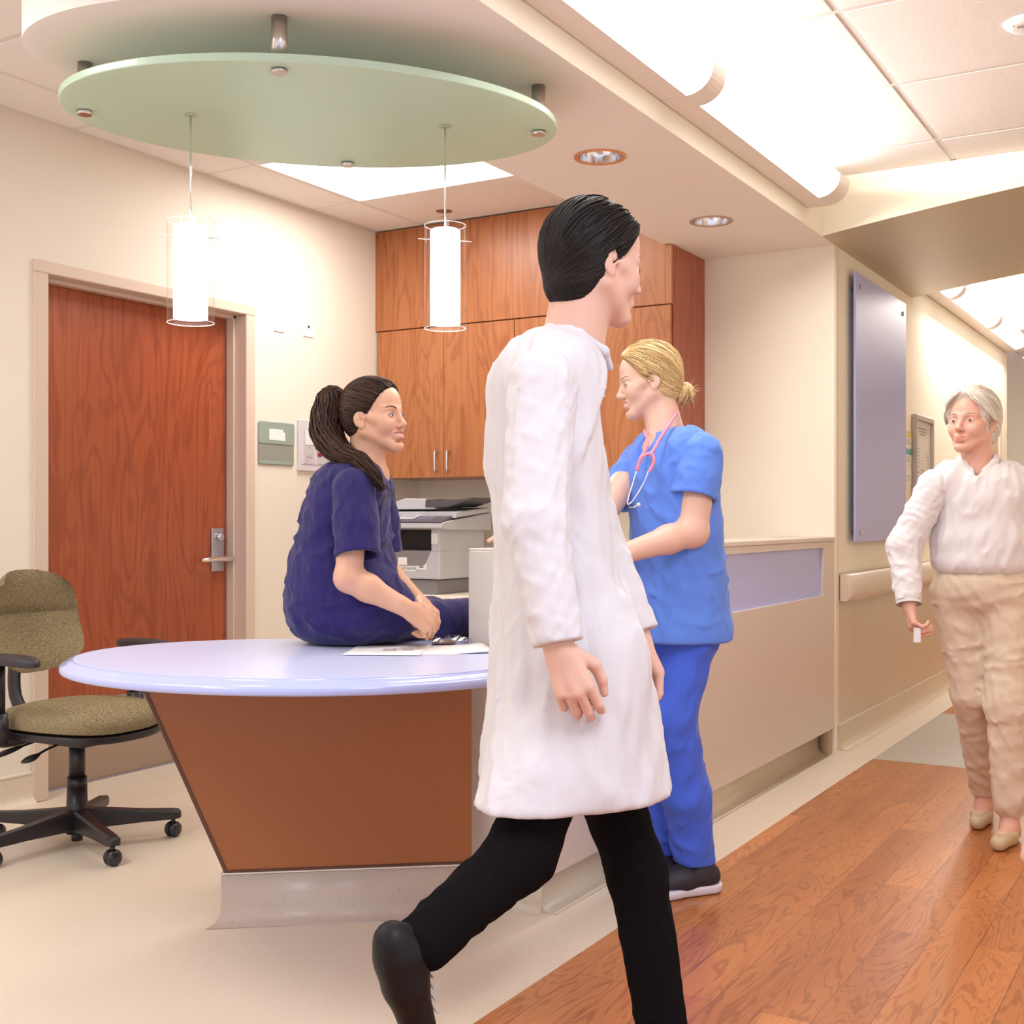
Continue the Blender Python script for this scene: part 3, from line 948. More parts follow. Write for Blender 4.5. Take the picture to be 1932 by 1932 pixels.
pl = thing('plastic_sleeve', 'crumpled clear plastic sleeve with brown contents on the papers by the counter', 'plastic sleeve', (-1.985, 2.975, ZT + 0.0035))
bm = bmesh.new(); b2 = bmesh.new(); g = []
for i in range(11):
    row = []
    for j in range(7):
        u = (i / 10 - 0.5) * 0.15; v = (j / 6 - 0.5) * 0.12
        row.append(b2.verts.new((u * 0.7 - v * 0.7 + 0.0, u * 0.7 + v * 0.7, 0.006 + 0.009 * (1 + math.sin(i * 1.3 + j * 0.9)) * (0.3 + 0.7 * (j / 6)))))
    g.append(row)
for i in range(10):
    for j in range(6): b2.faces.new((g[i][j], g[i + 1][j], g[i + 1][j + 1], g[i][j + 1]))
merge(bm, b2)
link('clear_film', bm, clear_glass('clear_film', (0.93, 0.92, 0.93), 0.08), pl)
bm = bmesh.new(); bx(bm, -0.04, 0.03, -0.025, 0.025, 0.0, 0.008, 0.002, 1)
link('contents', bm, plain('brown_contents', (0.20, 0.11, 0.085), 0.4), pl, rot=(0, 0, 0.6))

# ------------------------------------------------------------ printer
pr = thing('office_printer', 'grey multifunction printer with paper tray on the worktop under the cabinets', 'printer', (-3.72, 5.20, 0.750))
M_PG = plain('light_grey_plastic', (0.53, 0.53, 0.57), 0.45)
M_PD = plain('dark_grey_plastic', (0.085, 0.08, 0.09), 0.42)
M_PM = plain('mid_grey_plastic', (0.24, 0.225, 0.235), 0.45)
bm = bmesh.new()
hw = 0.215
# lower body with the flared upper housing, side profile in XZ of the front (width grows upwards on the right)
bx(bm, -hw, hw, 0.0, 0.43, 0.078, 0.225, 0.008, 2)
bx(bm, -hw, -hw + 0.03, 0.0, 0.43, 0.22, 0.345, 0.004, 1); bx(bm, hw - 0.055, hw, 0.0, 0.43, 0.22, 0.345, 0.004, 1)
bx(bm, -hw + 0.002, hw - 0.002, 0.12, 0.428, 0.215, 0.345)
b2 = bmesh.new()
prism(b2, [(0.43, 0.33), (0.43, 0.425), (-0.02, 0.375), (-0.05, 0.365), (-0.05, 0.345), (0.0, 0.335)][::-1], -hw - 0.005, hw + 0.045, 0.004, 1, 0, frame_m((0, 0, 0), (0, 1, 0), (0, 0, 1), (1, 0, 0)))
merge(bm, b2)
link('printer_body', bm, M_PG, pr)
box('paper_tray', -hw + 0.012, hw - 0.03, 0.012, 0.42, 0.0, 0.074, M_PM, pr, 0.004, 1)
bm = bmesh.new(); bx(bm, -hw + 0.03, hw - 0.055, 0.10, 0.13, 0.225, 0.345); bx(bm, -hw + 0.03, hw - 0.055, 0.004, 0.12, 0.222, 0.232)
link('output_slot', bm, plain('slot_black', (0.012, 0.010, 0.012), 0.5), pr)
bm = bmesh.new(); prism(bm, [(-hw + 0.03, 0.226), (hw - 0.058, 0.226), (hw - 0.09, 0.155), (hw - 0.11, 0.148), (-hw + 0.085, 0.148), (-hw + 0.06, 0.158)][::-1], -0.004, 0.003, 0.001, 1, 0, frame_m((0, 0, 0), (1, 0, 0), (0, 0, 1), (0, -1, 0)))
link('manual_feed_door', bm, M_PM, pr)
# control panel
cp = bmesh.new(); tilt = frame_m((0, -0.045, 0.372), (1, 0, 0), (0, 0.97, 0.25))
bx(cp, -hw + 0.0, hw + 0.038, 0.0, 0.125, -0.010, 0.006, 0.003, 1); cp.transform(tilt)
cpo = link('control_panel', cp, plain('panel_dark', (0.10, 0.09, 0.115), 0.35), pr)
bm = bmesh.new(); bx(bm, -0.055, 0.055, 0.035, 0.112, 0.006, 0.0105, 0.002, 1); bm.transform(tilt)
so = link('display_bezel', bm, M_PG, cpo)
bm = bmesh.new(); bx(bm, -0.035, 0.035, 0.072, 0.102, 0.0105, 0.0115); bm.transform(tilt)
link('display', bm, plain('lcd_grey', (0.34, 0.34, 0.36), 0.2), cpo)
bm = bmesh.new()
for i in range(9):
    for j in range(4): bx(bm, -0.185 + i * 0.0135, -0.175 + i * 0.0135, 0.030 + j * 0.018, 0.041 + j * 0.018, 0.006, 0.009)
bm.transform(tilt); link('key_pad', bm, plain('key_white', (0.72, 0.76, 0.84), 0.4), cpo)
bm = bmesh.new()
for i in range(5):
    for j in range(4): bx(bm, 0.085 + i * 0.019, 0.097 + i * 0.019, 0.030 + j * 0.018, 0.040 + j * 0.018, 0.006, 0.009)
bm.transform(tilt); link('number_pad', bm, plain('key_grey', (0.30, 0.28, 0.36), 0.4), cpo)
bm = bmesh.new(); bx(bm, -0.062, -0.038, 0.018, 0.032, 0.006, 0.0095, 0.002, 1); bm.transform(tilt); link('start_key', bm, plain('key_blue', (0.25, 0.62, 0.95), 0.3), cpo)
# scanner lid and feeder
bm = bmesh.new()
prism(bm, [(0.06, 0.395), (0.43, 0.43), (0.43, 0.455), (0.06, 0.425)][::-1], -hw, hw + 0.06, 0.004, 1, 0, frame_m((0, 0, 0), (0, 1, 0), (0, 0, 1), (1, 0, 0)))
prism(bm, [(-hw, 0.44), (hw * 0.55, 0.44), (hw * 0.45, 0.495), (-hw * 0.35, 0.50), (-hw * 0.75, 0.475), (-hw, 0.455)][::-1], -0.40, -0.10, 0.006, 2, 0, frame_m((0, 0, 0), (1, 0, 0), (0, 0, 1), (0, -1, 0)))
link('scanner_lid', bm, M_PG, pr)
bm = bmesh.new()
prism(bm, [(hw * 0.28, 0.452), (hw * 0.95, 0.452), (hw * 1.62, 0.492), (hw * 1.62, 0.500), (hw * 0.6, 0.478), (hw * 0.55, 0.494), (hw * 0.30, 0.494)][::-1], -0.36, -0.09, 0.002, 1, 0, frame_m((0, 0, 0), (1, 0, 0), (0, 0, 1), (0, -1, 0)))
link('document_feeder_tray', bm, M_PD, pr)
# stickers
bm = bmesh.new(); bx(bm, hw - 0.052, hw - 0.012, -0.0012, 0.0, 0.262, 0.315); link('blank_sticker', bm, M_PAPER, pr)
bm = bmesh.new(); bx(bm, -0.045, 0.012, -0.0052, -0.004, 0.150, 0.190); link('blank_sticker', bm, M_PAPER, pr)
bm = bmesh.new(); bx(bm, -0.047, 0.066, -0.0013, 0.0, 0.118, 0.146)
st = link('name_sticker', bm, M_PAPER, pr)
text_mesh('sticker_text', 'LRHCAHU01', 0.022, plain('sticker_ink', (0.12, 0.10, 0.12), 0.5), st, frame_m((0.0095, -0.0016, 0.132), (1, 0, 0), (0, 0, 1)))
bm = bmesh.new(); bx(bm, 0.068, 0.132, -0.0013, 0.0, 0.128, 0.184)
st = link('asset_sticker', bm, M_PAPER, pr)
bm = bmesh.new()
for i in range(12): bx(bm, 0.088 + i * 0.0022, 0.0893 + i * 0.0022, -0.0018, -0.0012, 0.136, 0.147)
cyl(bm, (0.100, -0.0012, 0.172), (0.100, -0.0020, 0.172), 0.006, 0.006, 12); bx(bm, 0.088, 0.114, -0.0018, -0.0012, 0.151, 0.153)
link('sticker_print', bm, plain('sticker_ink', (0.12, 0.10, 0.12), 0.5), st)

# ------------------------------------------------------------ things on the left wall
def wall_frame(x, y, z):       # local x runs along +Y, local y up, local z out of the left wall
    return frame_m((x, y, z), (0, 1, 0), (0, 0, 1), (1, 0, 0))


def on_left(name, pts, z0, z1, mat, parent, bev=0.0015):
    bm = bmesh.new(); prism(bm, pts, z0, z1, bev, 1); 
    bm.transform(frame_m((0, 0, 0), (0, 1, 0), (0, 0, 1), (1, 0, 0)))
    return link(name, bm, mat, parent)


M_SIGN = plain('grey_green_sign', (0.30, 0.37, 0.33), 0.4)
sg = thing('room_sign', 'grey green door sign with a white name card beside the wooden door', 'sign', (XL, 4.682, 1.518))
on_left('sign_top_plate', rrect(0.262, 0.110, 0.012, 4, 0, 0.052), 0.0, 0.012, M_SIGN, sg)
lowp = on_left('sign_lower_plate', rrect(0.262, 0.115, 0.012, 4, 0, -0.050), 0.0, 0.008, plain('grey_green_sign_low', (0.285, 0.30, 0.265), 0.45), sg)
on_left('sign_edge_strip', rrect(0.256, 0.016, 0.006, 3, 0, -0.097), 0.008, 0.011, M_SIGN, sg)
on_left('name_card', [(-0.060, 0.016), (0.058, 0.016), (0.058, 0.055), (0.044, 0.060), (0.038, 0.072), (-0.060, 0.072)][::-1], 0.012, 0.0135, plain('card_white', (0.86, 0.85, 0.82), 0.5), sg, 0)

fp = thing('alarm_panel', 'white alarm annunciator panel on the wall behind the seated woman', 'wall panel', (XL, 4.995, 1.520))
on_left('panel_frame', rrect(0.305, 0.262, 0.006, 3), 0.0, 0.018, plain('panel_lilac_white', (0.66, 0.63, 0.67), 0.4), fp)
M_PPL = plain('panel_inner', (0.56, 0.54, 0.57), 0.45)
on_left('inner_plate', rrect(0.275, 0.200, 0.004, 2), 0.018, 0.020, plain('panel_lilac_white', (0.66, 0.63, 0.67), 0.4), fp)
on_left('module_plate', rrect(0.082, 0.180, 0.006, 3, -0.080, -0.005), 0.020, 0.022, M_PPL, fp)
on_left('white_card', rrect(0.062, 0.080, 0.006, 3, -0.080, 0.042), 0.022, 0.024, M_WHITE, fp)
on_left('module_plate', rrect(0.090, 0.180, 0.006, 3, 0.030, -0.005), 0.020, 0.022, M_PPL, fp)
on_left('red_display', rrect(0.034, 0.018, 0.001, 2, 0.005, -0.046), 0.022, 0.0235, plain('red_readout', (0.32, 0.03, 0.05), 0.3), fp)
on_left('yellow_label', rrect(0.040, 0.010, 0.001, 2, 0.008, -0.026), 0.022, 0.023, plain('yellow_label', (0.70, 0.64, 0.25), 0.5), fp)
for (u, v, r_) in ((-0.092, -0.055, 0.007), (-0.068, -0.055, 0.007), (-0.095, -0.078, 0.004), (-0.08, -0.008, 0.004)):
    bm = bmesh.new(); cyl(bm, (0.022, u, v), (0.025, u, v), r_, r_, 14)
    link('panel_button', bm, plain('button_grey', (0.45, 0.44, 0.47), 0.4), fp)

wp = thing('wall_outlet', 'white duplex outlet plate high on the wall beside the door frame', 'outlet', (XL, 4.706, 2.138))
on_left('cover_plate', rrect(0.080, 0.110, 0.005, 3), 0.0, 0.006, M_WHITE, wp)
bm = bmesh.new()
for v in (0.022, -0.022):
    b2 = bmesh.new(); prism(b2, rrect(0.030, 0.030, 0.010, 4, 0, v), 0.006, 0.008, 0.0006, 1); b2.transform(frame_m((0, 0, 0), (0, 1, 0), (0, 0, 1), (1, 0, 0))); merge(bm, b2)
ou = link('socket_face', bm, M_WHITE, wp)
for v in (0.022, -0.022):
    bm = bmesh.new()
    for u in (-0.006, 0.006): bx(bm, 0.008, 0.0083, u - 0.001, u + 0.001, v - 0.001, v + 0.008)
    link('socket_slots', bm, plain('slot_brown', (0.35, 0.30, 0.28), 0.5), ou)
wj = thing('data_wall_plate', 'white wall plate with a small dark square jack, right of the outlet', 'wall plate', (XL, 4.931, 2.141))
on_left('cover_plate', rrect(0.080, 0.110, 0.005, 3), 0.0, 0.006, M_WHITE, wj)
on_left('jack', rrect(0.014, 0.014, 0.001, 2, 0, -0.002), 0.006, 0.0068, plain('jack_dark', (0.06, 0.03, 0.03), 0.4), wj, 0)

# ------------------------------------------------------------ corridor wall things
def on_corr(name, pts, z0, z1, mat, parent, bev=0.0015):
    bm = bmesh.new(); prism(bm, pts, z0, z1, bev, 1)
    bm.transform(frame_m((0, 0, 0), (0, 1, 0), (0, 0, 1), (1, 0, 0)))
    return link(name, bm, mat, parent)


bp = thing('blue_wall_panel', 'tall frosted blue glass panel standing off the corridor wall', 'wall panel', (XC, 6.72, 1.705))
on_corr('glass_panel', rrect(1.085, 1.365, 0.003, 2, 0, 0.0), 0.030, 0.044, plain('frosted_blue_panel', (0.42, 0.45, 0.80), 0.35, spec=0.4, coat=0.15), bp)
for (u, v) in ((-0.455, 0.615), (0.475, 0.615), (-0.455, -0.635), (0.475, -0.635)):
    bm = bmesh.new(); cyl(bm, (0.0, u, v), (0.030, u, v), 0.010, 0.010, 16); cyl(bm, (0.044, u, v), (0.050, u, v), 0.013, 0.012, 18)
    link('standoff_bolt', bm, M_STEEL, bp)

nb = thing('notice_board', 'narrow silver framed notice board on the far corridor wall', 'notice board', (XC, 7.85, 1.50))
bm = bmesh.new()
for (a, b_, c, d) in ((-0.25, 0.25, 0.245, 0.275), (-0.25, 0.25, -0.325, -0.295), (-0.25, -0.222, -0.295, 0.245), (0.222, 0.25, -0.295, 0.245)):
    bx(bm, 0.0, 0.032, a, b_, c, d, 0.002, 1)
link('board_frame', bm, plain('aluminium', (0.55, 0.50, 0.46), 0.35, metal=0.6), nb)
bd = box('board_sheet', 0.0, 0.012, -0.222, 0.222, -0.295, 0.245, plain('board_sheet', (0.66, 0.61, 0.56), 0.4), nb)
for (u, v, a, b_) in ((-0.13, 0.02, 0.035, 0.06), (0.15, 0.0, 0.03, 0.06), (-0.13, -0.14, 0.035, 0.08), (0.15, -0.16, 0.03, 0.07), (0.0, -0.10, 0.05, 0.05)):
    bm = bmesh.new()
    for k in range(6): bx(bm, 0.012, 0.0126, u - a, u + a, v - b_ + k * b_ * 0.36, v - b_ + k * b_ * 0.36 + b_ * 0.10)
    link('board_print', bm, plain('board_ink', (0.28, 0.26, 0.27), 0.5), bd)
bm = bmesh.new()
for k in range(3): bx(bm, 0.012, 0.0126, -0.12 + k * 0.02, 0.12 - k * 0.02, 0.195 - k * 0.018, 0.203 - k * 0.018)
link('board_print', bm, plain('board_ink', (0.28, 0.26, 0.27), 0.5), bd)
for (zc, top, lab) in ((1.62, (0.72, 0.60, 0.16), 'small notice card with yellow head left of the notice board'),
                       (1.515, (0.12, 0.42, 0.55), 'small notice card with blue and green head below the yellow one'),
                       (1.40, None, 'small plain white notice card lowest beside the notice board')):
    t = thing('notice_card', lab, 'card', (XC, 7.505, zc), 0, 'notice cards beside the notice board')
    box('card_sheet', 0.0, 0.003, -0.085, 0.085, -0.045, 0.045, M_PAPER, t)
    if top:
        hd = box('card_head', 0.003, 0.0038, -0.085, 0.02 if zc < 1.6 else 0.085, 0.008, 0.045, plain('card_head_%d' % int(zc * 100), top, 0.5), t)
        if zc < 1.6: box('card_head', 0.003, 0.0038, 0.02, 0.085, 0.008, 0.045, plain('card_green', (0.12, 0.34, 0.22), 0.5), t)
    bm = bmesh.new()
    for k in range(4): bx(bm, 0.003, 0.0036, -0.07, 0.07 - 0.01 * (k % 2), -0.034 + k * 0.010, -0.031 + k * 0.010)
    link('card_print', bm, plain('board_ink', (0.28, 0.26, 0.27), 0.5), t)

hr = thing('wall_handrail', 'beige bumper handrail along the lower corridor wall', 'handrail', (XC, 6.015, 0.80))
bm = bmesh.new()
prof = [(0.010, -0.066), (0.045, -0.070), (0.066, -0.060), (0.074, -0.035), (0.074, 0.035), (0.066, 0.060), (0.045, 0.069), (0.010, 0.066)]
ys = [0.0, 0.0, 0.012, 0.04, 0.10, 3.45]
sc_ = [0.60, 0.78, 0.90, 0.97, 1.0, 1.0]
R = [[bm.verts.new((max(0.006, x * s), y, z * (0.90 + 0.10 * s))) for x, z in prof] for y, s in zip(ys, sc_)]
for a, b_ in zip(R, R[1:]):
    for j in range(len(a) - 1):
        f = bm.faces.new((a[j], a[j + 1], b_[j + 1], b_[j])); f.smooth = True
    bm.faces.new((a[-1], a[0], b_[0], b_[-1]))
bm.faces.new(R[0][::-1]); bm.faces.new(R[-1])
link('rail_cover', bm, plain('handrail_beige', (0.68, 0.58, 0.47), 0.35), hr)
bm = bmesh.new()
bx(bm, 0.0045, 0.02, 0.3, 3.3, -0.03, 0.03)
link('rail_bracket', bm, plain('handrail_beige', (0.68, 0.58, 0.47), 0.35), hr)

# ------------------------------------------------------------ office chair
M_FAB, nt, b = newmat('olive_woven_fabric')
tc = nt.nodes.new('ShaderNodeTexCoord')
mp = nt.nodes.new('ShaderNodeMapping'); mp.inputs['Scale'].default_value = (120, 40, 330)
nz = nt.nodes.new('ShaderNodeTexNoise'); nz.inputs['Scale'].default_value = 3.0; nz.inputs['Detail'].default_value = 4
nt.links.new(tc.outputs['Object'], mp.inputs[0]); nt.links.new(mp.outputs[0], nz.inputs['Vector'])
rp = nt.nodes.new('ShaderNodeValToRGB'); rp.color_ramp.elements[0].position = 0.36; rp.color_ramp.elements[1].position = 0.66
rp.color_ramp.elements[0].color = (0.11, 0.080, 0.038, 1); rp.color_ramp.elements[1].color = (0.38, 0.31, 0.18, 1)
nt.links.new(nz.outputs['Fac'], rp.inputs[0]); nt.links.new(rp.outputs[0], b.inputs['Base Color'])
b.inputs['Roughness'].default_value = 0.95; b.inputs['Specular IOR Level'].default_value = 0.1
bpn = nt.nodes.new('ShaderNodeBump'); bpn.inputs['Strength'].default_value = 0.4; bpn.inputs['Distance'].default_value = 0.001
nt.links.new(nz.outputs['Fac'], bpn.inputs['Height']); nt.links.new(bpn.outputs[0], b.inputs['Normal'])

CHX, CHY, CHA = -3.48, 2.90, math.radians(2)
ch = thing('office_chair', 'olive fabric swivel chair with black arms and castor base beside the desk', 'office chair', (CHX, CHY, 0), CHA)
# local: +x is the way the sitter faces
def cushion(bm, w, d, h, crown, z, n=22, front=0.0, mat4=None, skew=2.6):
    """superellipse cushion with a domed top, local xy plan"""
    b2 = bmesh.new(); rings = []
    lay = [(0.90, -h), (0.985, -h * 0.8), (1.0, -h * 0.35), (0.985, 0.0), (0.93, crown * 0.45), (0.80, crown * 0.75), (0.55, crown * 0.95), (0.25, crown), (0.001, crown)]
    N = 56
    for s, dz in lay:
        r = []
        for i in range(N):
            t = 2 * math.pi * i / N
            c, s_ = math.cos(t), math.sin(t)
            x = d / 2 * s * (abs(c) ** (2 / skew)) * (1 if c >= 0 else -1)
            y = w / 2 * s * (abs(s_) ** (2 / skew)) * (1 if s_ >= 0 else -1)
            zz = z + dz - front * max(0, x / (d / 2)) ** 3
            r.append(b2.verts.new((x, y, zz)))
        rings.append(r)
    for a, c in zip(rings, rings[1:]):
        for j in range(N):
            f = b2.faces.new((a[j], a[(j + 1) % N], c[(j + 1) % N], c[j])); f.smooth = True
    b2.faces.new(rings[0][::-1]); b2.faces.new(rings[-1])
    merge(bm, b2, 0, mat4)


SR = math.radians(12)     # the seat is swivelled a little on the base
bm = bmesh.new(); cushion(bm, 0.50, 0.48, 0.045, 0.03, 0.475, front=0.018, mat4=Matrix.Translation((0.03, 0, 0)))
link('seat_cushion', bm, M_FAB, ch, True)
bm = bmesh.new(); cushion(bm, 0.505, 0.485, 0.028, 0.0, 0.428, front=0.016, mat4=Matrix.Translation((0.03, 0, 0)))
link('seat_pan', bm, M_BLACKP, ch, True)
# backrest
bm = bmesh.new(); N = 24
b2 = bmesh.new(); grid = {}
BW, BH = 0.43, 0.37
def back_pt(u, v, off):
    # u,v in -1..1 ; superellipse outline, wider at the bottom
    hw_ = BW / 2 * (1.0 - 0.16 * max(0, v) ** 2)
    y = u * hw_ * math.sqrt(max(0.0, 1 - 0.42 * abs(v) ** 3.2))
    z = v * BH / 2 * math.sqrt(max(0.0, 1 - 0.50 * abs(u) ** 2.6))
    e = max(0.0, 1 - max(abs(u), abs(v)) ** 5)
    x = 0.06 * u * u - 0.055 * math.sin((v + 1) * 1.5)
    roll = 0.016 * math.exp(-((v - 0.16) / 0.09) ** 2)
    return Vector((x * 1.0 + off * (0.25 + 0.75 * e) - (roll if off > 0 else 0) * e, y, z))
F = [[b2.verts.new(back_pt(-1 + 2 * i / N, -1 + 2 * j / N, 0.035)) for j in range(N + 1)] for i in range(N + 1)]
K = [[b2.verts.new(back_pt(-1 + 2 * i / N, -1 + 2 * j / N, -0.022)) for j in range(N + 1)] for i in range(N + 1)]
for i in range(N):
    for j in range(N):
        b2.faces.new((F[i][j], F[i + 1][j], F[i + 1][j + 1], F[i][j + 1])).smooth = True
        b2.faces.new((K[i][j], K[i][j + 1], K[i + 1][j + 1], K[i + 1][j])).smooth = True
for i in range(N):
    for (q, w_) in ((0, 1), (N, -1)):
        b2.faces.new((F[i][q], K[i][q], K[i + 1][q], F[i + 1][q])).smooth = True
        b2.faces.new((F[q][i], K[q][i], K[q][i + 1], F[q][i + 1])).smooth = True
merge(bm, b2)
bko = link('backrest', bm, M_FAB, ch, True, loc=(-0.245, 0.0, 0.775), rot=(0, math.radians(-9), 0))
bm = bmesh.new(); tube(bm, spline([(-0.05, 0, 0.41), (-0.22, 0, 0.415), (-0.315, 0, 0.50), (-0.315, 0, 0.66), (-0.30, 0, 0.76)], 5), 0.018, 10, flat=1.6)
link('back_bar', bm, M_BLACKP, ch, True)
for s in (-1, 1):
    yy = s * 0.30
    bm = bmesh.new()
    tube(bm, spline([(-0.02, s * 0.12, 0.415), (-0.03, s * 0.24, 0.405), (-0.03, yy, 0.42), (-0.03, yy, 0.50)], 5), [0.020] * 16, 12, flat=1.2)
    cyl(bm, (-0.03, yy, 0.40), (-0.03, yy, 0.50), 0.034, 0.030, 20)
    cyl(bm, (-0.03, yy, 0.50), (-0.03, yy, 0.662), 0.021, 0.021, 20)
    ap = link('arm_post', bm, M_BLACKP, ch)
    bm = bmesh.new(); cushion(bm, 0.092, 0.27, 0.022, 0.010, 0.686, mat4=Matrix.Translation((0.02, yy, 0)), skew=2.3, front=0.008)
    link('arm_pad', bm, plain('arm_pad_rubber', (0.028, 0.022, 0.027), 0.5), ap, True)
# mechanism
bm = bmesh.new(); bx(bm, -0.13, 0.10, -0.07, 0.07, 0.355, 0.400, 0.010, 2)
bx(bm, -0.20, 0.18, -0.12, 0.12, 0.392, 0.404, 0.003, 1)
link('tilt_mechanism', bm, M_BLACKP, ch)
bm = bmesh.new(); tube(bm, spline([(0.02, -0.07, 0.375), (0.03, -0.16, 0.362), (0.035, -0.21, 0.348), (0.035, -0.26, 0.338)], 4), [0.006] * 7 + [0.010, 0.015, 0.018, 0.017, 0.013, 0.007], 10, flat=0.6)
link('height_lever', bm, M_BLACKP, ch, True)
bm = bmesh.new(); tube(bm, spline([(-0.10, -0.07, 0.372), (-0.11, -0.16, 0.356), (-0.13, -0.25, 0.334)], 4), [0.006] * 4 + [0.012, 0.015, 0.016, 0.012, 0.006], 10, flat=0.6)
link('height_lever', bm, M_BLACKP, ch, True)
bm = bmesh.new(); cyl(bm, (0, 0, 0.045), (0, 0, 0.205), 0.038, 0.034, 28); cyl(bm, (0, 0, 0.205), (0, 0, 0.240), 0.0345, 0.033, 28); cyl(bm, (0, 0, 0.240), (0, 0, 0.365), 0.028, 0.027, 28); cyl(bm, (0, 0, 0.018), (0, 0, 0.05), 0.019, 0.019, 20)
link('gas_column', bm, M_BLACKP, ch, False)
for k in range(5):
    a = math.radians(-20 + 72 * k) - CHA
    c, s_ = math.cos(a), math.sin(a)
    m = frame_m((0, 0, 0), (c, s_, 0), (-s_, c, 0), (0, 0, 1))
    bm = bmesh.new(); b2 = bmesh.new()
    st_ = [(0.015, 0.030, 0.060, 0.132), (0.10, 0.025, 0.062, 0.122), (0.22, 0.022, 0.066, 0.108), (0.325, 0.021, 0.066, 0.100), (0.345, 0.019, 0.068, 0.097), (0.352, 0.013, 0.072, 0.090)]
    R = []
    for (x, hw_, z0, z1) in st_:
        R.append([b2.verts.new(v) for v in ((x, -hw_, z0), (x, hw_, z0), (x, hw_, z1 - 0.008), (x, hw_ - 0.007, z1), (x, -hw_ + 0.007, z1), (x, -hw_, z1 - 0.008))])
    for p, q in zip(R, R[1:]):
        for j in range(6): b2.faces.new((p[j], p[(j + 1) % 6], q[(j + 1) % 6], q[j]))
    b2.faces.new(R[0][::-1]); b2.faces.new(R[-1])
    merge(bm, b2, 0, m)
    lg = link('base_leg', bm, M_BLACKP, ch)
    bm = bmesh.new()
    ca_ = Matrix.Translation((0.325 * c, 0.325 * s_, 0.0)) @ Matrix.Rotation([-1.75, -1.45, -1.9, -1.3, -2.1][k] - CHA, 4, 'Z')
    b2 = bmesh.new()
    cyl(b2, (0, 0, 0.045), (0, 0, 0.070), 0.008, 0.008, 12)
    for sy in (-1, 1):
        lathe(b2, [(0.0, 0.026), (0.014, 0.025), (0.023, 0.021), (0.0275, 0.012), (0.0275, 0.006), (0.0, 0.006)], 28, mat4=frame_m((0.0, 0, 0.0275), (1, 0, 0), (0, 0, 1), (0, -sy, 0)))
    cyl(b2, (0, -0.008, 0.0275), (0, 0.008, 0.0275), 0.020, 0.020, 20)
    merge(bm, b2, 0, ca_)
    link('castor', bm, plain('castor_plastic', (0.022, 0.020, 0.026), 0.25), lg)
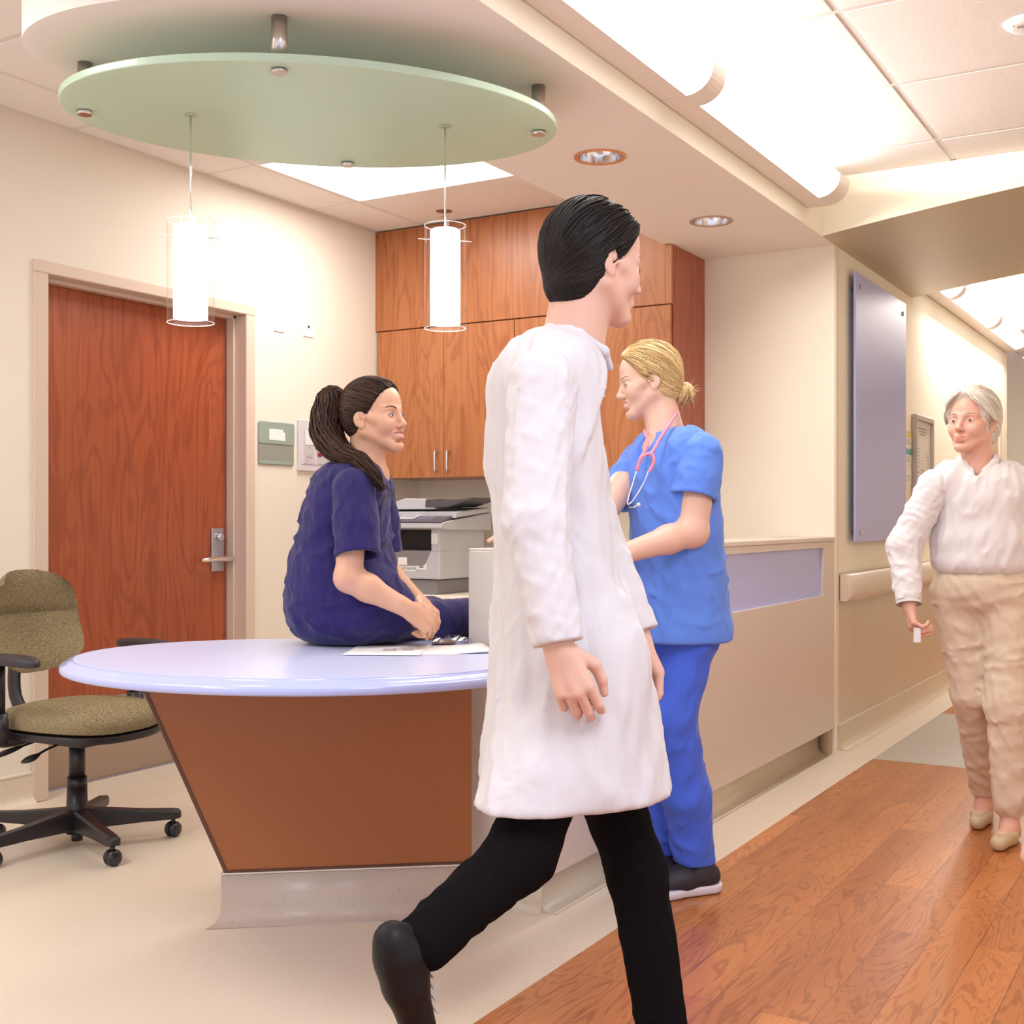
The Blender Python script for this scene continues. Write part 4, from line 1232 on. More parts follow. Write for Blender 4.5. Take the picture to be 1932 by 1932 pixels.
# ------------------------------------------------------------ distance-field modelling of bodies and clothes
class Field:
    """signed distance field on a grid; add() blends shapes in, sub() carves; mesh() extracts a surface"""
    def __init__(s, lo, hi, h):
        s.lo = np.array(lo, float); s.h = h
        s.n = np.maximum(4, np.ceil((np.array(hi) - s.lo) / h).astype(int) + 1)
        s.d = np.full(tuple(s.n), 0.06, np.float32)

    def _sl(s, lo, hi, m):
        a = np.clip(np.floor((np.array(lo) - m - s.lo) / s.h).astype(int), 0, s.n)
        b = np.clip(np.ceil((np.array(hi) + m - s.lo) / s.h).astype(int) + 1, 0, s.n)
        if np.any(b <= a): return None, None
        ax = [s.lo[i] + s.h * np.arange(a[i], b[i]) for i in range(3)]
        P = np.stack(np.meshgrid(*ax, indexing='ij'), -1).astype(np.float32)
        return (slice(a[0], b[0]), slice(a[1], b[1]), slice(a[2], b[2])), P

    def _mix(s, sl, nd, k, mode):
        d = s.d[sl]
        if mode == 'add':
            if k > 0:
                hh = np.clip(0.5 + 0.5 * (d - nd) / k, 0, 1)
                s.d[sl] = d * (1 - hh) + nd * hh - k * hh * (1 - hh)
            else: s.d[sl] = np.minimum(d, nd)
        else:
            nd = -nd
            if k > 0:
                hh = np.clip(0.5 - 0.5 * (d - nd) / k, 0, 1)
                s.d[sl] = d * (1 - hh) + nd * hh + k * hh * (1 - hh)
            else: s.d[sl] = np.maximum(d, nd)

    def cap(s, a, b, ra, rb=None, k=0.02, mode='add', flat=None):
        """round cone from a to b; flat=(dir, f) squeezes along dir by f"""
        rb = ra if rb is None else rb
        a = np.array(a, float); b = np.array(b, float); r = max(ra, rb)
        sl, P = s._sl(np.minimum(a, b), np.maximum(a, b), r + k + 3 * s.h)
        if sl is None: return s
        ab = b - a; L2 = max(1e-9, ab @ ab)
        q = P - a
        t = np.clip((q @ ab) / L2, 0, 1)
        w = q - t[..., None] * ab
        if flat is not None:
            n = np.array(flat[0], float); n /= np.linalg.norm(n)
            c = w @ n
            w = w + c[..., None] * n * (1.0 / flat[1] - 1.0)
            nd = (np.linalg.norm(w, axis=-1) - (ra + (rb - ra) * t)) * (0.5 + 0.5 * flat[1])
        else:
            nd = np.linalg.norm(w, axis=-1) - (ra + (rb - ra) * t)
        s._mix(sl, nd, k, mode)
        return s

    def chain(s, pts, rads, k=0.02, mode='add', flat=None):
        for i in range(len(pts) - 1):
            s.cap(pts[i], pts[i + 1], rads[i], rads[i + 1], k, mode, flat)
        return s

    def ell(s, c, r, R=None, k=0.02, mode='add'):
        c = np.array(c, float); r = np.array(r, float); m = float(r.max())
        sl, P = s._sl(c, c, m + k + 3 * s.h)
        if sl is None: return s
        q = P - c
        if R is not None: q = q @ R
        l = np.linalg.norm(q / r, axis=-1); g = np.linalg.norm(q / (r * r), axis=-1)
        nd = np.where(g > 1e-6, l * (l - 1) / np.maximum(g, 1e-6), -float(r.min()))
        s._mix(sl, nd, k, mode)
        return s

    def box(s, c, hs, R=None, rnd=0.01, k=0.01, mode='add'):
        c = np.array(c, float); hs = np.array(hs, float); m = float(np.linalg.norm(hs))
        sl, P = s._sl(c, c, m + k + 3 * s.h)
        if sl is None: return s
        q = P - c
        if R is not None: q = q @ R
        q = np.abs(q) - (hs - rnd)
        nd = np.linalg.norm(np.maximum(q, 0), axis=-1) + np.minimum(q.max(-1), 0) - rnd
        s._mix(sl, nd, k, mode)
        return s

    def half(s, p, n, k=0.004):
        """cut away everything on the side n points to"""
        n = np.array(n, float); n /= np.linalg.norm(n)
        ax = [s.lo[i] + s.h * np.arange(s.n[i]) for i in range(3)]
        nd = ((ax[0] - p[0]) * n[0])[:, None, None] + ((ax[1] - p[1]) * n[1])[None, :, None] + ((ax[2] - p[2]) * n[2])[None, None, :]
        d = s.d
        hh = np.clip(0.5 - 0.5 * (d - nd) / k, 0, 1)
        s.d = (d * (1 - hh) + nd * hh + k * hh * (1 - hh)).astype(np.float32)
        return s

    def warp(s, fn):
        """add fn(P) to the distances near the surface"""
        ax = [s.lo[i] + s.h * np.arange(s.n[i]) for i in range(3)]
        P = np.stack(np.meshgrid(*ax, indexing='ij'), -1).astype(np.float32)
        s.d = s.d + fn(P).astype(np.float32)
        return s

    def arrays(s):
        d = s.d.copy()
        d[0] = d[-1] = 0.02; d[:, 0] = d[:, -1] = 0.02; d[:, :, 0] = d[:, :, -1] = 0.02
        d[d == 0] = 1e-7
        ins = d < 0
        nx, ny, nz = d.shape
        c = [(i, j, k) for i in (0, 1) for j in (0, 1) for k in (0, 1)]
        cnt = np.zeros((nx - 1, ny - 1, nz - 1), np.int8)
        for (i, j, k) in c: cnt += ins[i:nx - 1 + i, j:ny - 1 + j, k:nz - 1 + k]
        act = (cnt > 0) & (cnt < 8)
        I = np.argwhere(act)
        idx = -np.ones(act.shape, np.int32); idx[act] = np.arange(len(I))
        acc = np.zeros((len(I), 3)); num = np.zeros(len(I))
        for p in c:
            for ax in range(3):
                if p[ax] == 1: continue
                q = list(p); q[ax] = 1
                da = d[I[:, 0] + p[0], I[:, 1] + p[1], I[:, 2] + p[2]]
                db = d[I[:, 0] + q[0], I[:, 1] + q[1], I[:, 2] + q[2]]
                m = (da < 0) != (db < 0)
                t = np.where(m, da / np.where(m, da - db, 1), 0)
                pos = np.tile(np.array(p, float), (len(I), 1)); pos[:, ax] += t
                acc += pos * m[:, None]; num += m
        V = (I + acc / num[:, None]) * s.h + s.lo
        F = []
        for ax in range(3):
            o = [(1, 0, 0), (0, 1, 0), (0, 0, 1)][ax]
            a = ins[:nx - o[0], :ny - o[1], :nz - o[2]]; b = ins[o[0]:, o[1]:, o[2]:]
            E = np.argwhere(a != b)
            u, v = [(1, 2), (2, 0), (0, 1)][ax]
            ok = (E[:, u] > 0) & (E[:, v] > 0) & (E[:, u] < s.n[u] - 1) & (E[:, v] < s.n[v] - 1)
            E = E[ok]
            def at_(du, dv):
                Q = E.copy(); Q[:, u] -= du; Q[:, v] -= dv
                return idx[Q[:, 0], Q[:, 1], Q[:, 2]]
            q = np.stack([at_(1, 1), at_(0, 1), at_(0, 0), at_(1, 0)], 1)
            fl = ~ins[E[:, 0], E[:, 1], E[:, 2]]
            q[fl] = q[fl][:, ::-1]
            F.append(q)
        F = np.concatenate(F)
        F = F[(F >= 0).all(1)]
        return V, F


def mesh_obj(name, parts, mats, parent=None, smooth_it=1, tint_fn=None):
    """parts: list of (V, F) arrays put into ONE mesh"""
    Vs = []; Fs = []; off = 0
    for V, F in parts:
        V = V.copy()
        # light laplacian smoothing
        for _ in range(smooth_it):
            acc = np.zeros_like(V); cn = np.zeros(len(V))
            for i in range(4):
                a = F[:, i]; b = F[:, (i + 1) % 4]
                np.add.at(acc, a, V[b]); np.add.at(cn, a, 1)
                np.add.at(acc, b, V[a]); np.add.at(cn, b, 1)
            V = V * 0.5 + 0.5 * acc / np.maximum(cn, 1)[:, None]
        Vs.append(V); Fs.append(F + off); off += len(V)
    V = np.concatenate(Vs); F = np.concatenate(Fs)
    me = bpy.data.meshes.new(name)
    me.vertices.add(len(V)); me.vertices.foreach_set('co', V.astype(np.float32).ravel())
    me.loops.add(len(F) * 4); me.loops.foreach_set('vertex_index', F.astype(np.int32).ravel())
    me.polygons.add(len(F)); me.polygons.foreach_set('loop_start', np.arange(0, len(F) * 4, 4, dtype=np.int32))
    try: me.polygons.foreach_set('loop_total', np.full(len(F), 4, np.int32))
    except Exception: pass
    me.polygons.foreach_set('use_smooth', np.ones(len(F), bool))
    for m in (mats if isinstance(mats, (list, tuple)) else [mats]): me.materials.append(m)
    if tint_fn is not None:
        at = me.attributes.new('lip_tint', 'FLOAT', 'POINT')
        at.data.foreach_set('value', tint_fn(V).astype(np.float32))
    me.update(); me.validate()
    o = bpy.data.objects.new(name, me); COL.objects.link(o)
    if parent is not None: o.parent = parent
    return o


def rotm(yaw=0, pitch=0, roll=0):
    """columns are local x (forward), y (left), z (up) axes; yaw about z, pitch>0 looks up, roll>0 tilts to the right shoulder"""
    cy, sy = math.cos(yaw), math.sin(yaw); cp, sp = math.cos(pitch), math.sin(pitch); cr, sr = math.cos(roll), math.sin(roll)
    Rz = np.array([[cy, -sy, 0], [sy, cy, 0], [0, 0, 1]])
    Ry = np.array([[cp, 0, -sp], [0, 1, 0], [sp, 0, cp]])
    Rx = np.array([[1, 0, 0], [0, cr, -sr], [0, sr, cr]])
    return Rz @ Ry @ Rx


def px(x, y, depth):
    """a point of the place seen at x, y of the photo at the given depth along the view axis"""
    a = (x - 966.0) / FPX; b = -(y - 979.0) / FPX
    f0, f1 = -math.sin(YAW), math.cos(YAW); r0, r1 = math.cos(YAW), math.sin(YAW)
    return np.array([(f0 + a * r0) * depth, (f1 + a * r1) * depth, CAM_H + b * depth])


def skin(name, col, blush=(0.62, 0.26, 0.2)):
    m, nt, b = newmat(name)
    N = nt.nodes.new; L = nt.links.new
    tc = N('ShaderNodeTexCoord'); n = N('ShaderNodeTexNoise'); n.inputs['Scale'].default_value = 14; n.inputs['Detail'].default_value = 3
    L(tc.outputs['Object'], n.inputs['Vector'])
    r = N('ShaderNodeValToRGB'); r.color_ramp.elements[0].position = 0.3; r.color_ramp.elements[1].position = 0.75
    r.color_ramp.elements[0].color = (*col, 1)
    r.color_ramp.elements[1].color = (*[c * 0.86 + k * 0.14 for c, k in zip(col, blush)], 1)
    L(n.outputs['Fac'], r.inputs[0])
    at = N('ShaderNodeAttribute'); at.attribute_name = 'lip_tint'
    mx = N('ShaderNodeMix'); mx.data_type = 'RGBA'; mx.inputs[7].default_value = (col[0] * 0.80, col[1] * 0.50, col[2] * 0.56, 1)
    L(at.outputs['Fac'], mx.inputs[0]); L(r.outputs[0], mx.inputs[6]); L(mx.outputs[2], b.inputs['Base Color'])
    b.inputs['Roughness'].default_value = 0.42
    b.inputs['Specular IOR Level'].default_value = 0.4
    b.inputs['Subsurface Weight'].default_value = 0.25
    b.inputs['Subsurface Radius'].default_value = (0.010, 0.004, 0.002)
    b.inputs['Subsurface Scale'].default_value = 0.8
    return m


def cloth(name, col, rough=0.85, weave=900, fold=0.0):
    m, nt, b = newmat(name)
    N = nt.nodes.new; L = nt.links.new
    b.inputs['Base Color'].default_value = (*col, 1)
    b.inputs['Roughness'].default_value = rough
    b.inputs['Specular IOR Level'].default_value = 0.2
    b.inputs['Sheen Weight'].default_value = 0.15
    tc = N('ShaderNodeTexCoord')
    n = N('ShaderNodeTexNoise'); n.inputs['Scale'].default_value = 9; n.inputs['Detail'].default_value = 2; n.inputs['Distortion'].default_value = 1.2
    mp = N('ShaderNodeMapping'); mp.inputs['Scale'].default_value = (1, 1, 0.45)
    L(tc.outputs['Object'], mp.inputs[0]); L(mp.outputs[0], n.inputs['Vector'])
    bp = N('ShaderNodeBump'); bp.inputs['Strength'].default_value = 0.5; bp.inputs['Distance'].default_value = 0.02 * (1 + fold)
    L(n.outputs['Fac'], bp.inputs['Height']); L(bp.outputs[0], b.inputs['Normal'])
    return m


def hair_mat(name, dark, light, rough=0.38):
    m, nt, b = newmat(name)
    N = nt.nodes.new; L = nt.links.new
    g = N('ShaderNodeNewGeometry')
    r = N('ShaderNodeValToRGB'); r.color_ramp.elements[0].color = (*dark, 1); r.color_ramp.elements[1].color = (*light, 1)
    L(g.outputs['Random Per Island'], r.inputs[0]); L(r.outputs[0], b.inputs['Base Color'])
    b.inputs['Roughness'].default_value = rough
    b.inputs['Specular IOR Level'].default_value = 0.22
    return m


# ------------------------------------------------------------ a head with a face, in local coordinates (x forward, y left, z up)
def head_field(F, c, R, sx=1.0, smile=0.0, age=0.0, S=1.0, fem=1.0, ears=(1, 1), neck=None, neck_r=(0.050, 0.055)):
    """c: centre between the ears; R: rotation; the field F is in world axes"""
    def W(p): return c + R @ (np.array(p, float) * S)
    def E(p, r, k=0.012, mode='add', Rl=None):
        RR = R if Rl is None else R @ Rl
        F.ell(W(p), np.array(r) * S, RR, k * S, mode)
    def Cp(a, b, ra, rb, k=0.008, mode='add'): F.cap(W(a), W(b), ra * S, rb * S, k * S, mode)
    E((-0.014, 0, 0.040), (0.094, 0.073, 0.084), 0.01)
    E((-0.035, 0, 0.020), (0.070, 0.068, 0.075), 0.02)
    E((0.036, 0, 0.042), (0.052, 0.058, 0.058), 0.02)      # forehead
    E((0.028, 0, -0.022), (0.058, 0.056, 0.078), 0.025)    # mid face
    for s in (-1, 1):
        Cp((-0.004, s * 0.054, -0.045), (0.064, s * 0.013, -0.094), 0.018, 0.016, 0.022)   # jaw
        E((0.054 + 0.004 * smile, s * 0.037, -0.034 + 0.004 * smile), (0.026, 0.022, 0.022 + 0.003 * smile), 0.018)   # cheek
        Cp((0.028, s * 0.058, -0.006), (0.058, s * 0.044, -0.016), 0.012, 0.012, 0.02)     # cheekbone
    E((0.069, 0, -0.098), (0.020, 0.021, 0.017), 0.018)    # chin
    for s in (-1, 1):
        Cp((0.083, s * 0.012, 0.016), (0.068, s * 0.046, 0.016), 0.008, 0.006, 0.014)     # brow ridge
        E((0.091, s * 0.031, -0.002), (0.014, 0.019, 0.013), 0.012, 'sub')                # socket
        E((0.0665, s * 0.0315, -0.003), (0.0165, 0.0172, 0.0150), 0.004)                  # lid ball
    # nose
    Cp((0.082, 0, 0.010), (0.101, 0, -0.028), 0.0065, 0.0085, 0.012)
    E((0.102, 0, -0.034), (0.0105, 0.010, 0.0085), 0.008)
    for s in (-1, 1):
        E((0.092, s * 0.0115, -0.037), (0.0095, 0.0065, 0.0065), 0.006)
        E((0.096, s * 0.006, -0.0435), (0.004, 0.0032, 0.0035), 0.002, 'sub')
    # mouth
    E((0.080, 0, -0.066), (0.013, 0.026, 0.016), 0.012)
    if smile > 0.5:
        for s in (-1, 1):
            up = [(0.0950, 0, -0.0570), (0.0895, s * 0.015, -0.0572), (0.0760, s * 0.0275, -0.0580)]
            lo_ = [(0.0925, 0, -0.0745), (0.0885, s * 0.014, -0.0715), (0.0760, s * 0.0275, -0.0590)]
            F.chain([W(p) for p in up], [0.0036 * S, 0.0033 * S, 0.0020 * S], 0.003)
            F.chain([W(p) for p in lo_], [0.0048 * S, 0.0042 * S, 0.0020 * S], 0.003)
            F.chain([W(p) for p in ((0.0960, 0, -0.0655), (0.0910, s * 0.013, -0.0642), (0.0790, s * 0.0245, -0.0590))], [0.0052 * S, 0.0045 * S, 0.0016 * S], 0.0015, 'sub')
            F.chain([W(p) for p in ((0.098, s * 0.016, -0.036), (0.088, s * 0.030, -0.048), (0.078, s * 0.036, -0.062))], [0.002 * S, 0.0032 * S, 0.002 * S], 0.006, 'sub')
    else:
        zc = 0.004 * smile; yc = 0.023
        for s in (-1, 1):
            Cp((0.0928, s * 0.004, -0.0600), (0.079, s * yc, -0.0635 + zc), 0.0024, 0.0014, 0.004)
            Cp((0.0912, s * 0.001, -0.0685), (0.079, s * yc, -0.0650 + zc), 0.0034, 0.0014, 0.004)
            Cp((0.0985, 0, -0.0640), (0.082, s * yc, -0.0642 + zc), 0.0012, 0.0008, 0.002, 'sub')
            F.chain([W(p) for p in ((0.096, s * 0.017, -0.040), (0.084, s * 0.030, -0.058))], [0.0015 * S, 0.0015 * S], 0.006, 'sub')
    E((0.084, 0, -0.084), (0.010, 0.018, 0.004), 0.008, 'sub')    # under lip
    # ears
    for s, on in zip((1, -1), ears):
        if not on: continue
        Rl = rotm(yaw=s * math.radians(-22), pitch=math.radians(-8))
        E((-0.010, s * 0.073, -0.002), (0.0185, 0.0065, 0.030), 0.006, 'add', Rl)
        E((-0.004, s * 0.0725, -0.027), (0.010, 0.006, 0.011), 0.006, 'add', Rl)
        E((-0.007, s * 0.0835, 0.004), (0.0120, 0.0085, 0.0195), 0.002, 'sub', Rl)
        E((-0.011, s * 0.077, 0.002), (0.0045, 0.0045, 0.012), 0.003, 'add', Rl)
        E((0.001, s * 0.079, -0.009), (0.0055, 0.010, 0.007), 0.002, 'sub', Rl)
        E((0.009, s * 0.0745, -0.007), (0.0035, 0.0045, 0.006), 0.003, 'add', Rl)
    if neck is not None:
        F.cap(W((-0.028, 0, -0.035)), neck, neck_r[0] * S, neck_r[1] * S, 0.028)
        F.cap(W((-0.010, 0, -0.050)), neck + (W((0.0, 0, 0)) - W((-0.02, 0, 0))), 0.040 * S, 0.046 * S, 0.02)


def head_mats(c, R, S=1.0, smile=0.0):
    """how much lip colour each point of the skin has"""
    def fn(C):
        q = (C - c) @ R / S
        x, y, z = q[:, 0], q[:, 1], q[:, 2]
        ay = np.abs(y)
        if smile > 0.5:
            up = -0.0528 - 0.003 * (ay / 0.028) ** 2; dn = -0.0790 + 0.020 * (ay / 0.0285) ** 1.6; w = 0.0290
        else:
            up = -0.0578 - 0.0045 * (ay / 0.024) ** 1.5; dn = -0.0720 + 0.0075 * (ay / 0.024) ** 1.6; w = 0.0235
        s_ = 0.0018
        f = np.clip((up - z) / s_ + 0.5, 0, 1) * np.clip((z - dn) / s_ + 0.5, 0, 1) * np.clip((w - ay) / s_ + 0.5, 0, 1) * (x > 0.066)
        return f
    return fn


def brows(body, parent, c, R, S, mat, rs, thick=1.0, n=46):
    """short hairs laid on the brow ridge"""
    from mathutils.bvhtree import BVHTree
    me = body.data
    bv = BVHTree.FromPolygons([v.co[:] for v in me.vertices], [tuple(p.vertices) for p in me.polygons])
    for s in (-1, 1):
        paths = []
        for k in range(n):
            t = k / (n - 1)
            y0 = 0.0145 + 0.034 * t + rs.normal() * 0.0006; z0 = 0.0195 + 0.0052 * math.sin(t * 2.3) - 0.002 * t + rs.normal() * 0.0011 * (1.2 - t) * thick
            pts = []
            for q in (0.0, 0.5, 1.0):
                y = y0 + q * 0.0062; z = z0 + q * (0.0022 * (1 - t * 1.6))
                o = c + R @ (np.array((0.2, s * y, z)) * S)
                hit = bv.ray_cast(Vector(o), Vector(-R[:, 0]))
                if hit[0] is None: break
                pts.append(np.array(hit[0]) + R[:, 0] * 0.0004)
            if len(pts) == 3: paths.append((pts, [0.0006 * thick, 0.00055 * thick, 0.0002]))
        if paths: strands('eyebrow', mat, paths, parent, 4)


def eyes(parent, c, R, S, iris, gaze=(0, 0), open_=0.0052, lash=None):
    """eyeballs with iris and pupil, set in the lids"""
    for s in (-1, 1):
        e0 = c + R @ (np.array((0.0665, s * 0.0315, -0.003)) * S)
        g = R @ rotm(yaw=gaze[0], pitch=gaze[1])
        bm = bmesh.new()
        m4 = Matrix(((g[0][1], g[0][2], g[0][0], e0[0]), (g[1][1], g[1][2], g[1][0], e0[1]), (g[2][1], g[2][2], g[2][0], e0[2]), (0, 0, 0, 1)))
        r = 0.0172 * S
        # almond shaped patch of the eyeball surface (white), then iris and pupil discs hugging it
        def patch(rad, half_w, half_h, mi, up=0.0, clip=False):
            b2 = bmesh.new(); n = 16
            cen = b2.verts.new((0, up, rad)); ring = []
            for i in range(n):
                a = 2 * math.pi * i / n
                u = half_w * math.cos(a); v = half_h * math.sin(a) * (abs(math.sin(a)) ** 0.15) + up
                if clip:
                    lim = open_ * S * math.sqrt(max(0, 1 - (u / (0.0118 * S)) ** 2)) * 1.0
                    v = max(-lim, min(lim * 0.96, v))
                ring.append(b2.verts.new((u, v, math.sqrt(max(1e-8, rad * rad - u * u - (v) ** 2)))))
            for i in range(n): b2.faces.new((cen, ring[i], ring[(i + 1) % n])).smooth = True
            for f in b2.faces: f.material_index = mi
            for v in list(b2.verts): pass
            mp = {}
            for v in b2.verts: mp[v] = bm.verts.new(v.co)
            for f in b2.faces:
                nf = bm.faces.new([mp[v] for v in f.verts]); nf.material_index = mi; nf.smooth = True
            b2.free()
        patch(r * 1.025, 0.0136 * S, open_ * 1.15 * S, 3, 0.0010 * S)
        patch(r * 1.045, 0.0118 * S, open_ * S, 0)
        patch(r * 1.06, 0.0056 * S, 0.0056 * S, 1, 0.0004 * S, True)
        patch(r * 1.07, 0.0026 * S, 0.0026 * S, 2, 0.0004 * S, True)
        bm.transform(m4)
        link('eye', bm, [plain('eye_white', (0.66, 0.62, 0.60), 0.25), iris, plain('pupil_black', (0.01, 0.01, 0.01), 0.1), lash or plain('lash_brown', (0.06, 0.03, 0.02), 0.6)], parent)


def surf_r(d, a=0.094, b=0.073, cz=0.084):
    return 1.0 / math.sqrt((d[0] / a) ** 2 + (d[1] / b) ** 2 + (d[2] / cz) ** 2)


def hand_field(F, wrist, R, side=1, curls=(0.5, 0.5, 0.5, 0.5), thumb=0.4, S=1.0, spread=0.08):
    """hand from the wrist: local x along the fingers, y toward the thumb side (times side), z out of the back of the hand"""
    def W(p): return wrist + R @ (np.array((p[0], p[1] * side, p[2]), float) * S)
    F.cap(W((-0.03, 0, 0)), W((0.015, 0.0, 0)), 0.024 * S, 0.023 * S, 0.012, flat=(R[:, 2], 0.78))
    # palm
    F.cap(W((0.02, 0.016, 0)), W((0.078, 0.026, 0)), 0.017 * S, 0.0135 * S, 0.012)
    F.cap(W((0.02, 0.0, 0)), W((0.083, 0.004, 0.002)), 0.017 * S, 0.0135 * S, 0.012)
    F.cap(W((0.02, -0.014, 0)), W((0.076, -0.024, 0)), 0.016 * S, 0.012 * S, 0.012)
    base = [(0.083, 0.029, 0.0), (0.087, 0.0095, 0.002), (0.083, -0.0095, 0.001), (0.075, -0.0275, -0.001)]
    lens = [(0.040, 0.024, 0.020), (0.045, 0.028, 0.021), (0.041, 0.026, 0.020), (0.032, 0.019, 0.018)]
    rad = [0.0088, 0.0090, 0.0085, 0.0076]
    for i in range(4):
        p = np.array(base[i]); ang = 0.12; q = [p]; yv = (1.5 - i) * spread
        for j, l in enumerate(lens[i]):
            ang += curls[i] * (0.9, 1.15, 0.8)[j]
            d = np.array((math.cos(ang) * math.cos(yv), math.sin(yv) * math.cos(ang), -math.sin(ang)))
            q.append(q[-1] + d * l)
        r_ = rad[i] * S
        F.chain([W(v) for v in q], [r_ * 1.08, r_, r_ * 0.93, r_ * 0.80], 0.003)
    # thumb
    t0 = np.array((0.018, 0.022, -0.006))
    d1 = np.array((0.66, 0.62, -0.42 - 0.1 * thumb)); d1 /= np.linalg.norm(d1)
    t1 = t0 + d1 * 0.044
    d2 = np.array((0.90, 0.25 - 0.5 * thumb, -0.25 - 0.35 * thumb)); d2 /= np.linalg.norm(d2)
    t2 = t1 + d2 * 0.034
    d3 = np.array((0.95, 0.0 - 0.6 * thumb, -0.15 - 0.4 * thumb)); d3 /= np.linalg.norm(d3)
    t3 = t2 + d3 * 0.026
    F.chain([W(t0), W(t1), W(t2), W(t3)], [0.0165 * S, 0.0118 * S, 0.0100 * S, 0.0082 * S], 0.006)


def basis(x, z):
    x = np.array(x, float); x /= np.linalg.norm(x)
    z = np.array(z, float); z = z - x * (z @ x); z /= np.linalg.norm(z)
    return np.stack([x, np.cross(z, x), z], 1)


def bbox(pts, m):
    P = np.array(pts); return P.min(0) - m, P.max(0) + m


def folds(seed, amp, scale=9.0, stretch=(1, 1, 0.4), f2=2.3):
    rs = np.random.RandomState(seed)
    K = rs.normal(size=(7, 3)) * np.array(stretch) * scale
    ph = rs.uniform(0, 6.28, 7)
    K2 = rs.normal(size=(5, 3)) * np.array(stretch) * scale * f2
    ph2 = rs.uniform(0, 6.28, 5)
    def fn(P):
        a = np.zeros(P.shape[:3], np.float32); w = 0.0
        for k, p in zip(K, ph):
            v = P @ k.astype(np.float32) + p + 1.3 * w
            sn = np.sin(v); w = sn
            a += (1 - np.abs(sn)) - 0.36
        b = np.zeros_like(a); w = a * 0.4
        for k, p in zip(K2, ph2):
            b += (1 - np.abs(np.sin(P @ k.astype(np.float32) + p + w))) - 0.36
        return -(a / 7 * 2.0 + b / 5 * 0.8) * amp
    return fn


def sleeve(sh, hem, r0, r1, seed, d=None, elbow=None, re=None, inner=0.010, h=0.005, amp=0.005):
    """a sleeve tube with an open, straight hem"""
    sh, hem = np.array(sh), np.array(hem)
    mid = np.array(elbow) if elbow is not None else (sh + hem) / 2
    rm = re if re is not None else (r0 + r1) / 2
    ax = (hem - mid) / np.linalg.norm(hem - mid)
    d = ax if d is None else np.array(d, float) / np.linalg.norm(d)
    lo, hi = bbox([sh, mid, hem], max(r0, rm, r1) + 0.05)
    F = Field(lo, hi, h)
    F.cap(sh, mid, r0, rm, 0.01); F.cap(mid, hem + ax * 0.04, rm, r1, 0.02)
    F.warp(folds(seed, amp, 34, (1, 1, 0.8)))
    F.half(hem, d, 0.003)
    F.cap(hem - ax * 0.05, hem + ax * 0.06, r1 - inner - 0.004, r1 - inner, 0.004, 'sub')
    return F.arrays()


def strands(name, mat, paths, parent, n=5):
    bm = bmesh.new()
    for pts, rads in paths: tube(bm, pts, rads, n)
    return link(name, bm, mat, parent, False)
# ============================================================ people
def hair_cap(name, c, R, S, mat, parent, thick=0.007, cutn=(0.80, 0, -0.60), cutd=0.008, ear=True, low=-0.075, extra=None, h=0.003):
    lo, hi = c - 0.16, c + 0.16
    F = Field(lo, hi, h)
    def W(p): return c + R @ (np.array(p, float) * S)
    t = thick
    F.ell(W((-0.014, 0, 0.040)), np.array((0.094 + t, 0.073 + t, 0.084 + t)) * S, R, 0.01)
    F.ell(W((-0.035, 0, 0.015)), np.array((0.072 + t, 0.069 + t, 0.080 + t)) * S, R, 0.02)
    F.ell(W((0.030, 0, 0.044)), np.array((0.052 + t, 0.058 + t, 0.058 + t)) * S, R, 0.02)
    if extra: extra(F, W)
    n = np.array(cutn, float); n /= np.linalg.norm(n)
    F.half(W(n * cutd), R @ n, 0.008)
    F.half(W((0, 0, low)), R @ np.array((0, 0, -1.0)), 0.02)
    if ear:
        for s in (-1, 1): F.ell(W((-0.002, s * 0.080, -0.012)), np.array((0.021, 0.022, 0.032)) * S, R, 0.006, 'sub')
    fn = folds(11, 0.0010, 120, (0.3, 1, 1))
    F.warp(lambda P: fn((P - c) @ R))
    return mesh_obj(name, [F.arrays()], mat, parent)


def scalp_strands(cap, c, R, S, tie, rs, n=260, front=(0.80, 0, -0.60), rad=0.0022, wav=0.002, lift=0.0010, m=16, length=1.0, swirl=0.0):
    """strands that lie on the hair surface and run from scattered roots to the tie point"""
    from mathutils.bvhtree import BVHTree
    me = cap.data
    bv = BVHTree.FromPolygons([v.co[:] for v in me.vertices], [tuple(p.vertices) for p in me.polygons])
    C0 = np.array((-0.020, 0, 0.030)); cw = c + R @ (C0 * S)
    tie = np.array(tie, float); td = tie - C0; td /= np.linalg.norm(td)
    fn = np.array(front, float); fn /= np.linalg.norm(fn)
    out = []; k = 0
    while len(out) < n and k < n * 12:
        k += 1
        d0 = rs.normal(size=3)
        if k % 2: d0 += fn * 1.0
        d0 /= np.linalg.norm(d0)
        if d0 @ td > 0.9 or d0 @ td < -0.97: continue
        side = np.cross(td, d0); side /= np.linalg.norm(side)
        pts = []; off = rs.uniform(-0.0003, 0.0012); ph = rs.uniform(0, 6.28)
        for i in range(m):
            t = i / (m - 1) * length
            d = d0 * (1 - t) + td * t + side * (wav * 6 * math.sin(t * 7 + ph) * (1 - t) + swirl * math.sin(t * 3.14))
            d /= np.linalg.norm(d); dw = R @ d
            hit = bv.ray_cast(Vector(cw + dw * 0.25), Vector(-dw))
            if hit[0] is None or hit[1].dot(Vector(dw)) < 0.30:
                if pts: break
                continue
            p = np.array(hit[0])
            if np.linalg.norm(p - cw) < 0.055 * S: 
                if pts: break
                continue
            pts.append(p + dw * (lift + off))
        if len(pts) < 4: continue
        q = len(pts)
        out.append((pts, [rad * S * (0.35 if j == 0 else (0.8 if j == 1 else 1.0)) for j in range(q)]))
    return out


